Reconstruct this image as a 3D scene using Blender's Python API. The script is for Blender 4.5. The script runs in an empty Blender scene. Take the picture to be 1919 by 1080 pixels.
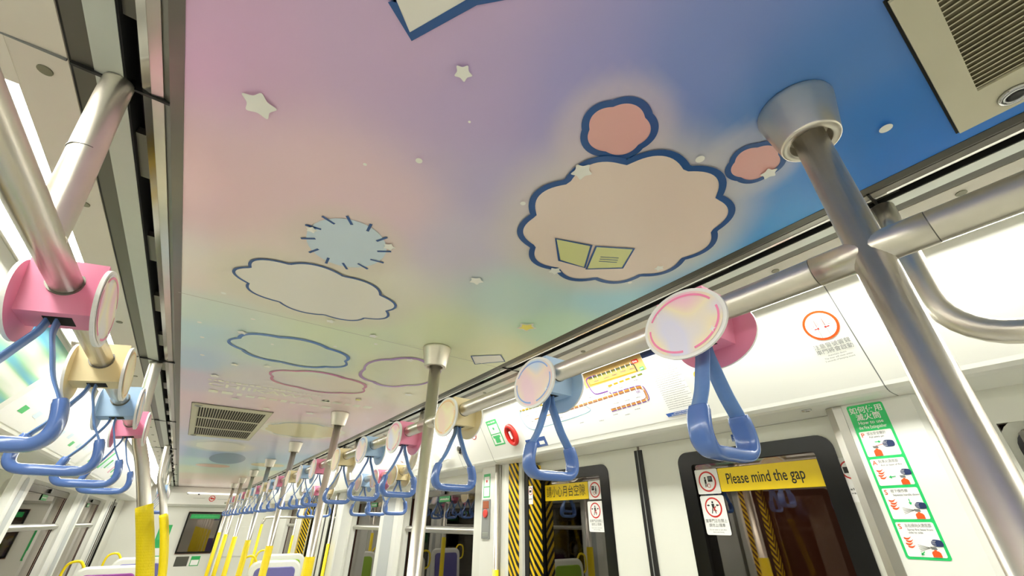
import bpy, bmesh, math, random
from math import sin, cos, pi, radians, hypot, atan2
from mathutils import Vector, Matrix

random.seed(7)
C = bpy.context.scene.collection
sc = bpy.context.scene

# ------------------------------------------------------------------ scale
# everything is laid out in "bay units" measured from the camera station, z up;
# one unit is 0.52 m and the camera stands 1.6 m above the floor.
S = 0.52
EYE = 1.60
FLOOR = -EYE / S
CX = 0.63                     # centre line of the carriage
YN, YF = -2.6, 18.5           # rear and front ends of the saloon
def W(p): return Vector((p[0]*S, p[1]*S, EYE + p[2]*S))

# ------------------------------------------------------------------ camera
yaw, pitch, roll = radians(35.2967307), radians(30.0274905), radians(0.29842207)
fwd = Vector((sin(yaw)*cos(pitch), cos(yaw)*cos(pitch), sin(pitch)))
rt = Vector((cos(yaw), -sin(yaw), 0)); up = rt.cross(fwd)
rt2 = rt*cos(roll) + up*sin(roll); up2 = -rt*sin(roll) + up*cos(roll)
cam_d = bpy.data.cameras.new('camera'); cam = bpy.data.objects.new('camera', cam_d); C.objects.link(cam)
m = Matrix.Identity(4)
for i in range(3):
    m[i][0] = rt2[i]; m[i][1] = up2[i]; m[i][2] = -fwd[i]
m[0][3], m[1][3], m[2][3] = 0, 0, EYE
cam.matrix_world = m
cam_d.sensor_width = 36.0
cam_d.lens = 762.379/1919*36.0
cam_d.clip_start = 0.01
sc.camera = cam

# ------------------------------------------------------------------ world, exposure
wd = bpy.data.worlds.new('world'); sc.world = wd; wd.use_nodes = True
bg = wd.node_tree.nodes['Background']; bg.inputs[0].default_value = (0.62, 0.44, 0.35, 1); bg.inputs[1].default_value = 0.5
sc.view_settings.view_transform = 'Standard'; sc.view_settings.look = 'None'
sc.view_settings.exposure = 0.15; sc.view_settings.gamma = 1.0
sc.view_settings.use_curve_mapping = False
try:
    sc.cycles.max_bounces = 10; sc.cycles.diffuse_bounces = 5; sc.cycles.glossy_bounces = 5
    sc.cycles.sample_clamp_indirect = 6.0
    sc.cycles.use_denoising = True
except Exception: pass
LAMP = 21.0                    # radiance of the long diffusers

# ------------------------------------------------------------------ materials
def lin(c):
    o = []
    for v in c[:3]:
        v = v/255.0
        o.append(v/12.92 if v <= 0.04045 else ((v+0.055)/1.055)**2.4)
    return o
def mat(name, col, rough=0.5, metal=0.0, emit=0.0, coat=0.0, noise=0.03, nscale=40.0, spec=0.5, aniso=None, bump=0.0):
    m = bpy.data.materials.new(name); m.use_nodes = True
    nt = m.node_tree; b = nt.nodes['Principled BSDF']
    c = lin(col)
    b.inputs['Roughness'].default_value = rough; b.inputs['Metallic'].default_value = metal
    b.inputs['Specular IOR Level'].default_value = spec
    if coat: b.inputs['Coat Weight'].default_value = coat; b.inputs['Coat Roughness'].default_value = 0.08
    if emit:
        b.inputs['Emission Color'].default_value = (*c, 1); b.inputs['Emission Strength'].default_value = emit
    tc = nt.nodes.new('ShaderNodeTexCoord'); mp = nt.nodes.new('ShaderNodeMapping')
    nz = nt.nodes.new('ShaderNodeTexNoise'); nz.inputs['Scale'].default_value = nscale
    if aniso: mp.inputs['Scale'].default_value = aniso
    nt.links.new(tc.outputs['Object'], mp.inputs[0]); nt.links.new(mp.outputs[0], nz.inputs['Vector'])
    mx = nt.nodes.new('ShaderNodeMix'); mx.data_type = 'RGBA'
    mx.inputs['A'].default_value = (*[v*(1-noise) for v in c], 1); mx.inputs['B'].default_value = (*[min(1, v*(1+noise)) for v in c], 1)
    nt.links.new(nz.outputs['Fac'], mx.inputs['Factor']); nt.links.new(mx.outputs['Result'], b.inputs['Base Color'])
    if bump:
        bp = nt.nodes.new('ShaderNodeBump'); bp.inputs['Strength'].default_value = bump; bp.inputs['Distance'].default_value = 0.002
        nt.links.new(nz.outputs['Fac'], bp.inputs['Height']); nt.links.new(bp.outputs[0], b.inputs['Normal'])
    return m

M = {}
M['wall'] = mat('cream_wall_panel', (226, 226, 216), 0.32, nscale=6, noise=0.015)
M['wallmatte'] = mat('white_gloss_panel', (232, 232, 225), 0.28, nscale=6, noise=0.015)
M['lamp_panel'] = mat('lamp_panel_paint', (214, 208, 194), 0.30, nscale=6, noise=0.02)
M['steel'] = mat('brushed_stainless', (220, 214, 202), 0.33, 0.92, nscale=60, noise=0.04)
M['steel2'] = mat('satin_aluminium', (186, 184, 176), 0.34, 1.0, nscale=30, noise=0.05)
M['alu_light'] = mat('anodised_light_strip', (196, 200, 192), 0.42, 0.55, nscale=30)
M['alu_dark'] = mat('anodised_grey_strip', (112, 110, 102), 0.36, 0.8, nscale=30)
M['alu_mirror'] = mat('polished_aluminium_strip', (190, 186, 180), 0.16, 1.0, nscale=30)
M['black'] = mat('black_rubber', (20, 20, 20), 0.45)
M['blackgloss'] = mat('black_window_border', (12, 12, 12), 0.22, spec=0.35)
M['darkgap'] = mat('dark_slot', (6, 6, 6), 0.8)
M['lock'] = mat('chrome_lock', (190, 190, 190), 0.15, 1.0)
M['lockface'] = mat('screw_cover', (120, 118, 96), 0.4, 0.3)
M['lampglow'] = mat('lamp_diffuser', (252, 252, 244), 0.5, emit=LAMP)
M['lampend'] = mat('end_lamp_glow', (255, 250, 240), 0.5, emit=3.0)
M['vent'] = mat('cream_vent_paint', (206, 201, 176), 0.42, nscale=12, noise=0.03)
M['ventdark'] = mat('vent_dark_interior', (52, 46, 34), 0.8, nscale=20, noise=0.2)
M['ventin'] = mat('vent_olive_interior', (120, 112, 88), 0.8, nscale=20, noise=0.25)  # mottled olive tone of the sheet behind the louvres
M['blue'] = mat('blue_grip_plastic', (82, 114, 178), 0.24, nscale=15, noise=0.03, coat=0.3)
M['band'] = mat('blue_webbing', (98, 134, 190), 0.40, nscale=120, noise=0.05)
M['hpink'] = mat('pink_holder', (236, 150, 182), 0.5, nscale=10, noise=0.02)
M['hblue'] = mat('pale_blue_holder', (176, 204, 234), 0.5, nscale=10, noise=0.02)
M['hyel'] = mat('pale_yellow_holder', (236, 220, 176), 0.5, nscale=10, noise=0.02)
M['white'] = mat('white_vinyl', (244, 243, 240), 0.35, noise=0.01)
M['red'] = mat('signal_red', (204, 36, 30), 0.35)
M['orange'] = mat('sign_orange', (226, 84, 18), 0.4)
M['green'] = mat('sign_green', (30, 196, 104), 0.35)
M['lgreen'] = mat('sign_pale_green', (72, 186, 112), 0.35)
M['navy'] = mat('sign_navy', (28, 46, 92), 0.4)
M['sblue'] = mat('sign_blue', (52, 92, 168), 0.4)
M['ink'] = mat('black_ink', (30, 30, 30), 0.5)
M['greyink'] = mat('grey_ink', (112, 114, 112), 0.5)
M['sgrey'] = mat('mid_grey', (140, 142, 140), 0.4)
M['column'] = mat('grey_column_inlay', (186, 190, 190), 0.4)
M['signyel'] = mat('sign_yellow', (246, 212, 20), 0.35)
M['maptan'] = mat('map_tan', (204, 168, 104), 0.45)
M['mappurple'] = mat('map_purple', (116, 56, 150), 0.45)
M['mapgold'] = mat('map_gold', (214, 148, 24), 0.45)
M['mapbrown'] = mat('map_brown', (164, 88, 50), 0.45)
M['mapolive'] = mat('map_olive', (112, 122, 44), 0.45)
M['mapgrey'] = mat('map_grey', (74, 74, 64), 0.45)
M['skyink'] = mat('map_sky', (50, 150, 180), 0.45)
M['floorm'] = mat('speckled_floor', (186, 186, 184), 0.5, nscale=200, noise=0.25)
M['tunnel'] = mat('brown_depot_wall', (140, 96, 78), 0.8, nscale=3, noise=0.35)
M['shell'] = mat('ivory_seat_shell', (238, 238, 228), 0.3)
M['purple'] = mat('purple_seat_pad', (146, 58, 150), 0.45)
M['indigo'] = mat('indigo_seat_pad', (104, 100, 160), 0.45)
M['lime'] = mat('lime_seat_pad', (150, 186, 60), 0.45)
M['yellow'] = mat('yellow_handle', (250, 222, 0), 0.35)
M['lred'] = mat('intercom_red', (216, 70, 60), 0.3)
M['sgrn'] = mat('exit_strip_green', (40, 170, 90), 0.35)

def sleeve_mat():
    m = mat('ribbed_yellow_sleeve', (252, 224, 0), 0.42)
    nt = m.node_tree; b = nt.nodes['Principled BSDF']
    tc = nt.nodes.new('ShaderNodeTexCoord'); mp = nt.nodes.new('ShaderNodeMapping'); mp.inputs['Scale'].default_value = (230, 230, 130)
    vo = nt.nodes.new('ShaderNodeTexVoronoi'); vo.inputs['Scale'].default_value = 1.0; vo.inputs['Randomness'].default_value = 0.25
    bp = nt.nodes.new('ShaderNodeBump'); bp.inputs['Strength'].default_value = 0.8; bp.inputs['Distance'].default_value = 0.002; bp.invert = True
    nt.links.new(tc.outputs['Object'], mp.inputs[0]); nt.links.new(mp.outputs[0], vo.inputs['Vector'])
    nt.links.new(vo.outputs['Distance'], bp.inputs['Height']); nt.links.new(bp.outputs[0], b.inputs['Normal'])
    return m
M['sleeve'] = sleeve_mat()

def stripe_mat(name, tilt, pitch_):
    m = mat(name, (240, 200, 20), 0.4)
    nt = m.node_tree; b = nt.nodes['Principled BSDF']
    tc = nt.nodes.new('ShaderNodeTexCoord'); sx = nt.nodes.new('ShaderNodeSeparateXYZ'); nt.links.new(tc.outputs['Object'], sx.inputs[0])
    a = nt.nodes.new('ShaderNodeMath'); a.operation = 'MULTIPLY'; a.inputs[1].default_value = tilt
    nt.links.new(sx.outputs['Y'], a.inputs[0])
    ax = nt.nodes.new('ShaderNodeMath'); ax.operation = 'MULTIPLY_ADD'; ax.inputs[1].default_value = -tilt
    nt.links.new(sx.outputs['X'], ax.inputs[0]); nt.links.new(a.outputs[0], ax.inputs[2])
    s_ = nt.nodes.new('ShaderNodeMath'); s_.operation = 'ADD'; nt.links.new(ax.outputs[0], s_.inputs[0]); nt.links.new(sx.outputs['Z'], s_.inputs[1])
    d = nt.nodes.new('ShaderNodeMath'); d.operation = 'DIVIDE'; d.inputs[1].default_value = pitch_*S; nt.links.new(s_.outputs[0], d.inputs[0])
    f = nt.nodes.new('ShaderNodeMath'); f.operation = 'FRACT'; nt.links.new(d.outputs[0], f.inputs[0])
    g = nt.nodes.new('ShaderNodeMath'); g.operation = 'GREATER_THAN'; g.inputs[1].default_value = 0.5; nt.links.new(f.outputs[0], g.inputs[0])
    mx = nt.nodes.new('ShaderNodeMix'); mx.data_type = 'RGBA'
    mx.inputs['A'].default_value = (*lin((242, 200, 24)), 1); mx.inputs['B'].default_value = (*lin((26, 26, 24)), 1)
    nt.links.new(g.outputs[0], mx.inputs['Factor']); nt.links.new(mx.outputs['Result'], b.inputs['Base Color'])
    return m
M['stripe'] = stripe_mat('yellow_black_warning_tape', -1.3, 0.085)

def vcol_mat(name, rough, coat=0.0):
    m = bpy.data.materials.new(name); m.use_nodes = True; nt = m.node_tree; b = nt.nodes['Principled BSDF']
    at = nt.nodes.new('ShaderNodeVertexColor'); at.layer_name = 'print'
    nt.links.new(at.outputs[0], b.inputs['Base Color']); b.inputs['Roughness'].default_value = rough
    b.inputs['Coat Weight'].default_value = coat; b.inputs['Coat Roughness'].default_value = 0.2
    return m
M['print'] = vcol_mat('printed_film', 0.30, 0.15)
def pmat(name, col): return mat(name, col, 0.30, coat=0.15, noise=0.0)
M['p_navy'] = pmat('print_navy', (34, 84, 148)); M['p_peach'] = pmat('print_peach', (248, 228, 214)); M['p_salmon'] = pmat('print_salmon', (238, 182, 176))
M['p_cream'] = pmat('print_cream', (247, 243, 233)); M['p_pale'] = pmat('print_pale_blue', (212, 230, 242)); M['p_book'] = pmat('print_olive_page', (228, 230, 160))
M['p_star'] = pmat('print_star_cream', (252, 252, 244)); M['p_gold'] = pmat('print_gold_star', (250, 238, 120)); M['p_pink'] = pmat('print_pink', (232, 170, 190))
M['p_line1'] = pmat('print_line_blue', (58, 122, 194)); M['p_line2'] = pmat('print_line_plum', (196, 106, 160)); M['p_line3'] = pmat('print_line_violet', (168, 130, 196))
M['p_yel'] = pmat('print_straw', (232, 220, 170)); M['p_seam'] = pmat('panel_seam', (176, 176, 160)); M['p_text'] = pmat('print_text_cream', (252, 249, 238))
M['p_oran'] = pmat('print_apricot', (226, 184, 160)); M['p_dblue'] = pmat('print_steel_blue', (116, 150, 190))

def glass_mat(name, tint, refl):
    m = bpy.data.materials.new(name); m.use_nodes = True; nt = m.node_tree; nt.nodes.clear()
    out = nt.nodes.new('ShaderNodeOutputMaterial'); mix = nt.nodes.new('ShaderNodeMixShader')
    tr = nt.nodes.new('ShaderNodeBsdfTransparent'); tr.inputs[0].default_value = (*tint, 1)
    gl = nt.nodes.new('ShaderNodeBsdfGlossy'); gl.inputs['Roughness'].default_value = 0.015; gl.inputs[0].default_value = (0.95, 0.9, 0.86, 1)
    fr = nt.nodes.new('ShaderNodeFresnel'); fr.inputs[0].default_value = refl
    nt.links.new(fr.outputs[0], mix.inputs[0]); nt.links.new(tr.outputs[0], mix.inputs[1]); nt.links.new(gl.outputs[0], mix.inputs[2])
    nt.links.new(mix.outputs[0], out.inputs[0]); return m
M['glass'] = glass_mat('tinted_window_glass', (0.6, 0.54, 0.5), 2.1)

def plate_mat(name, base, mid, third):
    """soft iridescent print of a plate: three pale tints blended by broad noise"""
    m = bpy.data.materials.new(name); m.use_nodes = True; nt = m.node_tree; b = nt.nodes['Principled BSDF']
    b.inputs['Roughness'].default_value = 0.4
    tc = nt.nodes.new('ShaderNodeTexCoord'); nz = nt.nodes.new('ShaderNodeTexNoise'); nz.inputs['Scale'].default_value = 16; nz.inputs['Detail'].default_value = 0.5
    nt.links.new(tc.outputs['Object'], nz.inputs['Vector'])
    cr = nt.nodes.new('ShaderNodeValToRGB'); e = cr.color_ramp.elements
    e[0].position = 0.32; e[0].color = (*lin(base), 1); e[1].position = 0.68; e[1].color = (*lin(third), 1)
    q = cr.color_ramp.elements.new(0.5); q.color = (*lin(mid), 1)
    nt.links.new(nz.outputs['Fac'], cr.inputs[0]); nt.links.new(cr.outputs[0], b.inputs['Base Color']); return m
M['plpink'] = plate_mat('iridescent_pink_print', (250, 200, 220), (250, 236, 204), (228, 226, 246))
M['plblue'] = plate_mat('iridescent_blue_print', (206, 226, 250), (250, 230, 214), (248, 214, 224))
M['plyel'] = plate_mat('iridescent_cream_print', (250, 226, 190), (250, 240, 196), (250, 222, 200))
M['rgpink'] = mat('pink_outline_print', (244, 134, 180), 0.4); M['rgblue'] = mat('blue_outline_print', (140, 172, 230), 0.4); M['rgyel'] = mat('orange_outline_print', (246, 200, 140), 0.4)

# ------------------------------------------------------------------ mesh helpers (all in bay units)
ORG = {}
class MB:
    def __init__(s): s.bm = bmesh.new(); s.mats = []; s.cur = 0; s.vc = None
    def use(s, m):
        if m not in s.mats: s.mats.append(m)
        s.cur = s.mats.index(m); return s
    def face(s, vs, smooth=False):
        try: f = s.bm.faces.new(vs)
        except ValueError: return None
        f.material_index = s.cur; f.smooth = smooth; return f
    def v(s, p): return s.bm.verts.new(Vector(p))
    def poly(s, pts): return s.face([s.v(p) for p in pts])
    def box(s, a, b):
        x0, y0, z0 = [min(a[i], b[i]) for i in range(3)]; x1, y1, z1 = [max(a[i], b[i]) for i in range(3)]
        c = [s.v(p) for p in ((x0,y0,z0),(x1,y0,z0),(x1,y1,z0),(x0,y1,z0),(x0,y0,z1),(x1,y0,z1),(x1,y1,z1),(x0,y1,z1))]
        for q in ((3,2,1,0),(4,5,6,7),(0,1,5,4),(1,2,6,5),(2,3,7,6),(3,0,4,7)): s.face([c[i] for i in q])
        return s
    def rings(s, rings, close=True, cap=True, smooth=True):
        n = len(rings[0]); R = [[s.v(p) for p in r] for r in rings]
        for i in range(len(R)-1):
            for j in range(n if close else n-1):
                k = (j+1) % n; s.face([R[i][j], R[i][k], R[i+1][k], R[i+1][j]], smooth)
        if cap and close: s.face(R[0][::-1]); s.face(R[-1])
        return s
    def tube(s, path, r, n=16, rr=None, cap=True):
        path = [Vector(p) for p in path]; rings = []
        up_ = None
        for i, p in enumerate(path):
            t = (path[min(i+1, len(path)-1)] - path[max(i-1, 0)]).normalized()
            if up_ is None: up_ = Vector((0, 0, 1)) if abs(t.z) < 0.9 else Vector((1, 0, 0))
            a = (up_ - t*up_.dot(t)).normalized(); b = t.cross(a); up_ = a
            R_ = rr[i] if rr else r
            rings.append([p + (a*cos(2*pi*k/n) + b*sin(2*pi*k/n))*R_ for k in range(n)])
        return s.rings(rings, True, cap)
    def sweep(s, path, side, sects, cap=True):
        """path points, constant side vector, per-point list of (side, normal) outlines"""
        path = [Vector(p) for p in path]; side = Vector(side).normalized(); rings = []
        for i, p in enumerate(path):
            t = (path[min(i+1, len(path)-1)] - path[max(i-1, 0)]).normalized(); nn = t.cross(side).normalized()
            rings.append([p + side*a + nn*b for a, b in sects[i]])
        return s.rings(rings, True, cap)
    def lathe(s, prof, c, n=24, axis='z'):
        rings = []
        for r, h in prof:
            if axis == 'z': rings.append([(c[0]+r*cos(2*pi*k/n), c[1]+r*sin(2*pi*k/n), c[2]+h) for k in range(n)])
            elif axis == 'x': rings.append([(c[0]+h, c[1]+r*cos(2*pi*k/n), c[2]+r*sin(2*pi*k/n)) for k in range(n)])
        return s.rings(rings, True, True)
    def prism(s, pts2, y0, y1, smooth=False):      # cross section (x,z) extruded along y
        return s.rings([[(x, y0, z) for x, z in pts2], [(x, y1, z) for x, z in pts2]], True, True, smooth)
    def build(s, name, m=None, parent=None, org=None, bevel=0.0, kind=None):
        if parent is not None: o = Vector(ORG[parent.name])
        else: o = Vector(org) if org is not None else Vector((0, 0, 0))
        for v in s.bm.verts: v.co = (v.co - o)*S
        bmesh.ops.recalc_face_normals(s.bm, faces=s.bm.faces[:])
        me = bpy.data.meshes.new(name); s.bm.to_mesh(me); s.bm.free()
        ms = ([m] if (m is not None and not s.mats) else s.mats)
        for q in ms: me.materials.append(q)
        ob = bpy.data.objects.new(name, me); C.objects.link(ob)
        if parent is not None: ob.parent = parent
        else: ob.location = W(o)
        ORG[ob.name] = tuple(o)
        if kind: ob['kind'] = kind
        if bevel:
            bv = ob.modifiers.new('bevel', 'BEVEL'); bv.width = bevel*S; bv.segments = 3; bv.limit_method = 'ANGLE'; bv.angle_limit = radians(35)
        return ob
def empty(name, org):
    o = bpy.data.objects.new(name, None); C.objects.link(o); o.location = W(org); o.empty_display_size = 0.05
    ORG[o.name] = tuple(org); return o
def tag(o, label=None, cat=None, group=None):
    if label: o['label'] = label
    if cat: o['category'] = cat
    if group: o['group'] = group
    return o
def dup(root, org, label=None, group=None):
    r = root.copy(); C.objects.link(r); r.location = W(org); ORG[r.name] = tuple(org)
    if label: r['label'] = label
    if group: r['group'] = group
    for ch in list(root.children):
        c = ch.copy(); C.objects.link(c); c.parent = r
        for g in list(ch.children):
            d = g.copy(); C.objects.link(d); d.parent = c
    return r
def ell(cx, cy, rx, ry, n=40, a0=0, a1=2*pi, wob=0.0, k=0):
    return [(cx + rx*(1+wob*sin(k*t))*cos(t), cy + ry*(1+wob*sin(k*t))*sin(t)) for t in [a0+(a1-a0)*i/n for i in range(n)]]
def rrect(x0, y0, x1, y1, r, n=6):
    p = []
    for cx, cy, a in ((x1-r, y1-r, 0), (x0+r, y1-r, 90), (x0+r, y0+r, 180), (x1-r, y0+r, 270)):
        for i in range(n+1): t = radians(a + 90*i/n); p.append((cx+r*cos(t), cy+r*sin(t)))
    return p
def catmull(pts, n=8, closed=True):
    out = []; N = len(pts)
    rng = range(N) if closed else range(N-1)
    for i in rng:
        p0, p1, p2, p3 = (pts[(i-1) % N], pts[i], pts[(i+1) % N], pts[(i+2) % N]) if closed else (pts[max(i-1, 0)], pts[i], pts[i+1], pts[min(i+2, N-1)])
        for j in range(n):
            t = j/n
            out.append(tuple(0.5*((2*b) + (-a+c)*t + (2*a-5*b+4*c-d)*t*t + (-a+3*b-3*c+d)*t**3) for a, b, c, d in zip(p0, p1, p2, p3)))
    if not closed: out.append(tuple(pts[-1]))
    return out

# flat printed things: one mesh, many inks
_fc = {}
def text_faces(txt, size, align='LEFT', bold=0.0):
    key = (txt, align, bold)
    if key not in _fc:
        cu = bpy.data.curves.new('t', 'FONT'); cu.body = txt; cu.size = 1.0; cu.align_x = align; cu.align_y = 'CENTER'; cu.resolution_u = 3; cu.offset = bold
        ob = bpy.data.objects.new('t', cu); C.objects.link(ob)
        dg = bpy.context.evaluated_depsgraph_get(); me = bpy.data.meshes.new_from_object(ob.evaluated_get(dg))
        vs = [tuple(v.co) for v in me.vertices]; fs = [tuple(p.vertices) for p in me.polygons]
        bpy.data.objects.remove(ob); bpy.data.curves.remove(cu); bpy.data.meshes.remove(me)
        _fc[key] = (vs, fs)
    return _fc[key]
class Decal(MB):
    def __init__(s, o, u, v):
        super().__init__(); s.o = Vector(o); s.u = Vector(u).normalized(); s.w = Vector(v).normalized(); s.n = s.u.cross(s.w); s.L = 0
    def P(s, a, b): return s.o + s.u*a + s.w*b + s.n*(0.0012 + 0.0009*s.L)
    def lay(s, l): s.L = l; return s
    def pg(s, pts, m): s.use(m); s.face([s.v(s.P(a, b)) for a, b in pts]); return s
    def slab(s, pts, m, t=0.002):
        s.use(m); lo = [s.v(s.o + s.u*a + s.w*b + s.n*0.0002) for a, b in pts]; hi = [s.v(s.P(a, b)) for a, b in pts]
        n = len(pts); s.face(hi)
        for i in range(n): s.face([lo[i], lo[(i+1) % n], hi[(i+1) % n], hi[i]])
        return s
    def rect(s, x0, y0, x1, y1, m): return s.pg([(x0, y0), (x1, y0), (x1, y1), (x0, y1)], m)
    def disc(s, x, y, r, m, ry=None, n=32): return s.pg(ell(x, y, r, ry or r, n), m)
    def stroke(s, pts, w, m, closed=False):
        s.use(m); n = len(pts); A = []; B = []
        for i in range(n):
            if closed: p, q = pts[(i-1) % n], pts[(i+1) % n]
            else: p, q = pts[max(i-1, 0)], pts[min(i+1, n-1)]
            dx, dy = q[0]-p[0], q[1]-p[1]; l = hypot(dx, dy) or 1; ww = w[i] if isinstance(w, (list, tuple)) else w
            A.append(s.v(s.P(pts[i][0]-dy/l*ww/2, pts[i][1]+dx/l*ww/2))); B.append(s.v(s.P(pts[i][0]+dy/l*ww/2, pts[i][1]-dx/l*ww/2)))
        for i in range(n if closed else n-1):
            k = (i+1) % n; s.face([A[i], A[k], B[k], B[i]])
        return s
    def ring(s, x, y, r, w, m, ry=None): return s.stroke(ell(x, y, r, ry or r, 40), w, m, True)
    def text(s, x, y, size, txt, m, align='LEFT', sx=1.0, bold=0.0):
        vs, fs = text_faces(txt, size, align, bold); s.use(m)
        V_ = [s.v(s.P(x + a*size*sx, y + b*size)) for a, b, c in vs]
        for f in fs: s.face([V_[i] for i in f])
        return s
    def scribble(s, x0, x1, y, h, m, seed=0):       # unreadably small lettering: a row of tiny strokes
        rnd = random.Random(seed); x = x0
        while x < x1:
            w_ = h*rnd.uniform(0.35, 0.8); s.rect(x, y-h*rnd.uniform(0.3, 0.5), min(x+w_, x1), y+h*rnd.uniform(0.1, 0.5), m); x += w_ + h*0.28
        return s

def sx(side, u): return CX + side*u
def wallframe(side, u, y, z):
    """decal frame on a wall seen from the aisle; right side reads towards -y"""
    return ((sx(side, u), y, z), (0, -side, 0), (0, 0, 1))

# ================================================================== CEILING
# printed film colours: hand-picked swatches of the rainbow print, blended smoothly (x, y, colour)
SW = [(-.3,.0,(196,158,196)),(-.3,.8,(200,160,194)),(-.3,1.5,(222,184,190)),(-.3,2.15,(214,204,192)),(-.3,2.6,(196,212,200)),(-.3,3.0,(178,208,214)),(-.3,3.6,(168,196,220)),(-.3,4.1,(198,184,206)),
 (-.3,5.0,(214,182,198)),(.05,.3,(192,160,196)),(.1,.6,(190,160,194)),(.3,.6,(174,154,196)),(.3,1.2,(214,184,192)),(.1,1.2,(222,186,192)),(.6,1.2,(188,180,200)),(.4,1.8,(212,208,190)),(.1,1.8,(216,200,192)),(.5,2.5,(204,216,182)),(.9,2.1,(208,220,178)),
 (1.4,2.2,(214,224,178)),(.55,.45,(146,142,196)),(.75,.25,(108,128,190)),(1.0,.15,(60,116,184)),(1.3,.1,(8,104,184)),(1.55,.0,(0,104,192)),(1.0,-.6,(30,90,170)),(.4,-.6,(130,120,190)),(1.55,.4,(36,136,204)),(1.3,.35,(44,124,196)),(1.5,.8,(96,168,212)),
 (1.5,1.2,(152,198,212)),(1.1,1.4,(178,204,200)),(1.5,1.6,(186,216,190)),(.6,.9,(172,162,200)),(1.5,3.0,(224,222,180)),(1.0,3.0,(208,214,182)),(.4,3.1,(196,212,196)),(1.4,3.5,(230,212,188)),(.8,3.6,(220,206,190)),(.2,3.8,(200,192,200)),(1.0,4.2,(226,194,194)),
 (.5,4.8,(214,184,196)),(1.4,4.8,(226,194,202)),(0,6,(206,182,206)),(1.4,6,(214,190,212)),(0,7.4,(178,186,216)),(1.4,7.2,(184,190,220)),(0,9,(132,166,208)),(1.4,9,(142,178,214)),(0,10.5,(160,198,204)),(1.4,10.5,(164,200,210)),
 (0,12,(196,206,178)),(1.4,12,(196,208,184)),(0,14,(212,190,172)),(1.4,14,(214,192,176)),(0,16,(216,184,178)),(1.4,16,(214,186,180)),(0,18.4,(216,202,200)),(1.4,18.4,(216,202,200)),(-.3,-2.6,(150,130,190)),(1.5,-2.6,(20,90,180))]
SWL = [(x, y, [min(.93, (v*.93 + .07*sum(lin(c))/3)*1.36) for v in lin(c)]) for x, y, c in SW]
HALO = [(1.08,.80,.44,.42,lin((236,226,214)),.75),(.71,.49,.16,.16,lin((230,214,216)),.55),(1.15,.32,.15,.13,lin((226,220,220)),.5),(.25,2.05,.42,.32,lin((238,232,212)),.75),(.24,1.52,.22,.22,lin((234,222,206)),.55),
        (.3,3.05,.40,.30,lin((206,222,210)),.35),(1.1,2.95,.30,.38,lin((222,220,190)),.4),(.95,5.9,.5,.6,lin((238,232,214)),.7),(.2,8.0,.4,.6,lin((236,232,220)),.7)]
def print_col(x, y):
    W_ = 0; c = [0, 0, 0]; ys = 1.0 if y < 5 else 0.35
    for a, b, k in SWL:
        sc_ = 1.0 if b < 5.5 else 0.4
        d2 = (x-a)**2 + ((y-b)*min(ys, sc_))**2 + 0.03
        w_ = 1/d2**2.2; W_ += w_; c = [c[i] + k[i]*w_ for i in range(3)]
    c = [v/W_ for v in c]
    for hx, hy, rx, ry, hc, al in HALO:
        d = hypot((x-hx)/rx, (y-hy)/ry)
        t = max(0, min(1, (1.35-d)/0.5)); t = t*t*(3-2*t)*al
        if t > 0: c = [c[i]*(1-t) + hc[i]*t for i in range(3)]
    return c
UC = 0.965                                  # half width of the printed ceiling
def ceiling():
    bm = bmesh.new(); lay = None
    xs = [sx(1, -UC + 2*UC*i/64) for i in range(65)]
    ys = [YN + 0.6*i for i in range(3)] + [-1.2+.3*i for i in range(1, 4)] + [-.2 + .03*i for i in range(180)]
    ys = sorted(set([round(v, 4) for v in ys])); y = ys[-1]
    while y < YF: y += 0.08; ys.append(min(y, YF))
    G = [[bm.verts.new(((x)*S, yy*S, 0)) for x in xs] for yy in ys]
    for j in range(len(ys)-1):
        for i in range(len(xs)-1): bm.faces.new([G[j][i], G[j+1][i], G[j+1][i+1], G[j][i+1]])
    me = bpy.data.meshes.new('ceiling'); bm.to_mesh(me); bm.free()
    ca = me.color_attributes.new('print', 'FLOAT_COLOR', 'POINT')
    for k, v in enumerate(me.vertices):
        c = print_col(v.co.x/S, v.co.y/S); ca.data[k].color = (*c, 1)
    me.materials.append(M['print'])
    ob = bpy.data.objects.new('ceiling', me); C.objects.link(ob); ob.location = (0, 0, EYE + S); ob['kind'] = 'structure'
    ORG[ob.name] = (0, 0, 1.0); return ob
ceil = ceiling()
def cframe(): return Decal((0, 0, 1.0), (1, 0, 0), (0, -1, 0))     # faces down; decal coordinates are (x, -y)
def neg(pts): return [(x, -y) for x, y in pts]

def cloud_outline(cx, cy, rx, ry, bumps, amp, rot=0.0, n=160):
    out = []
    for i in range(n):
        t = 2*pi*i/n; r = 1 + amp*(abs(sin(bumps*t/2 + rot))-0.55)
        out.append((cx + rx*r*cos(t), cy + ry*r*sin(t)))
    return out
def star_pts(x, y, r, rot=0.3, n=5):
    o = []
    for i in range(n*2):
        a = rot + pi*i/n; q = r if i % 2 == 0 else r*0.66
        o.append((x + q*cos(a), y + q*sin(a)))
    return catmull(o, 4)
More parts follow.
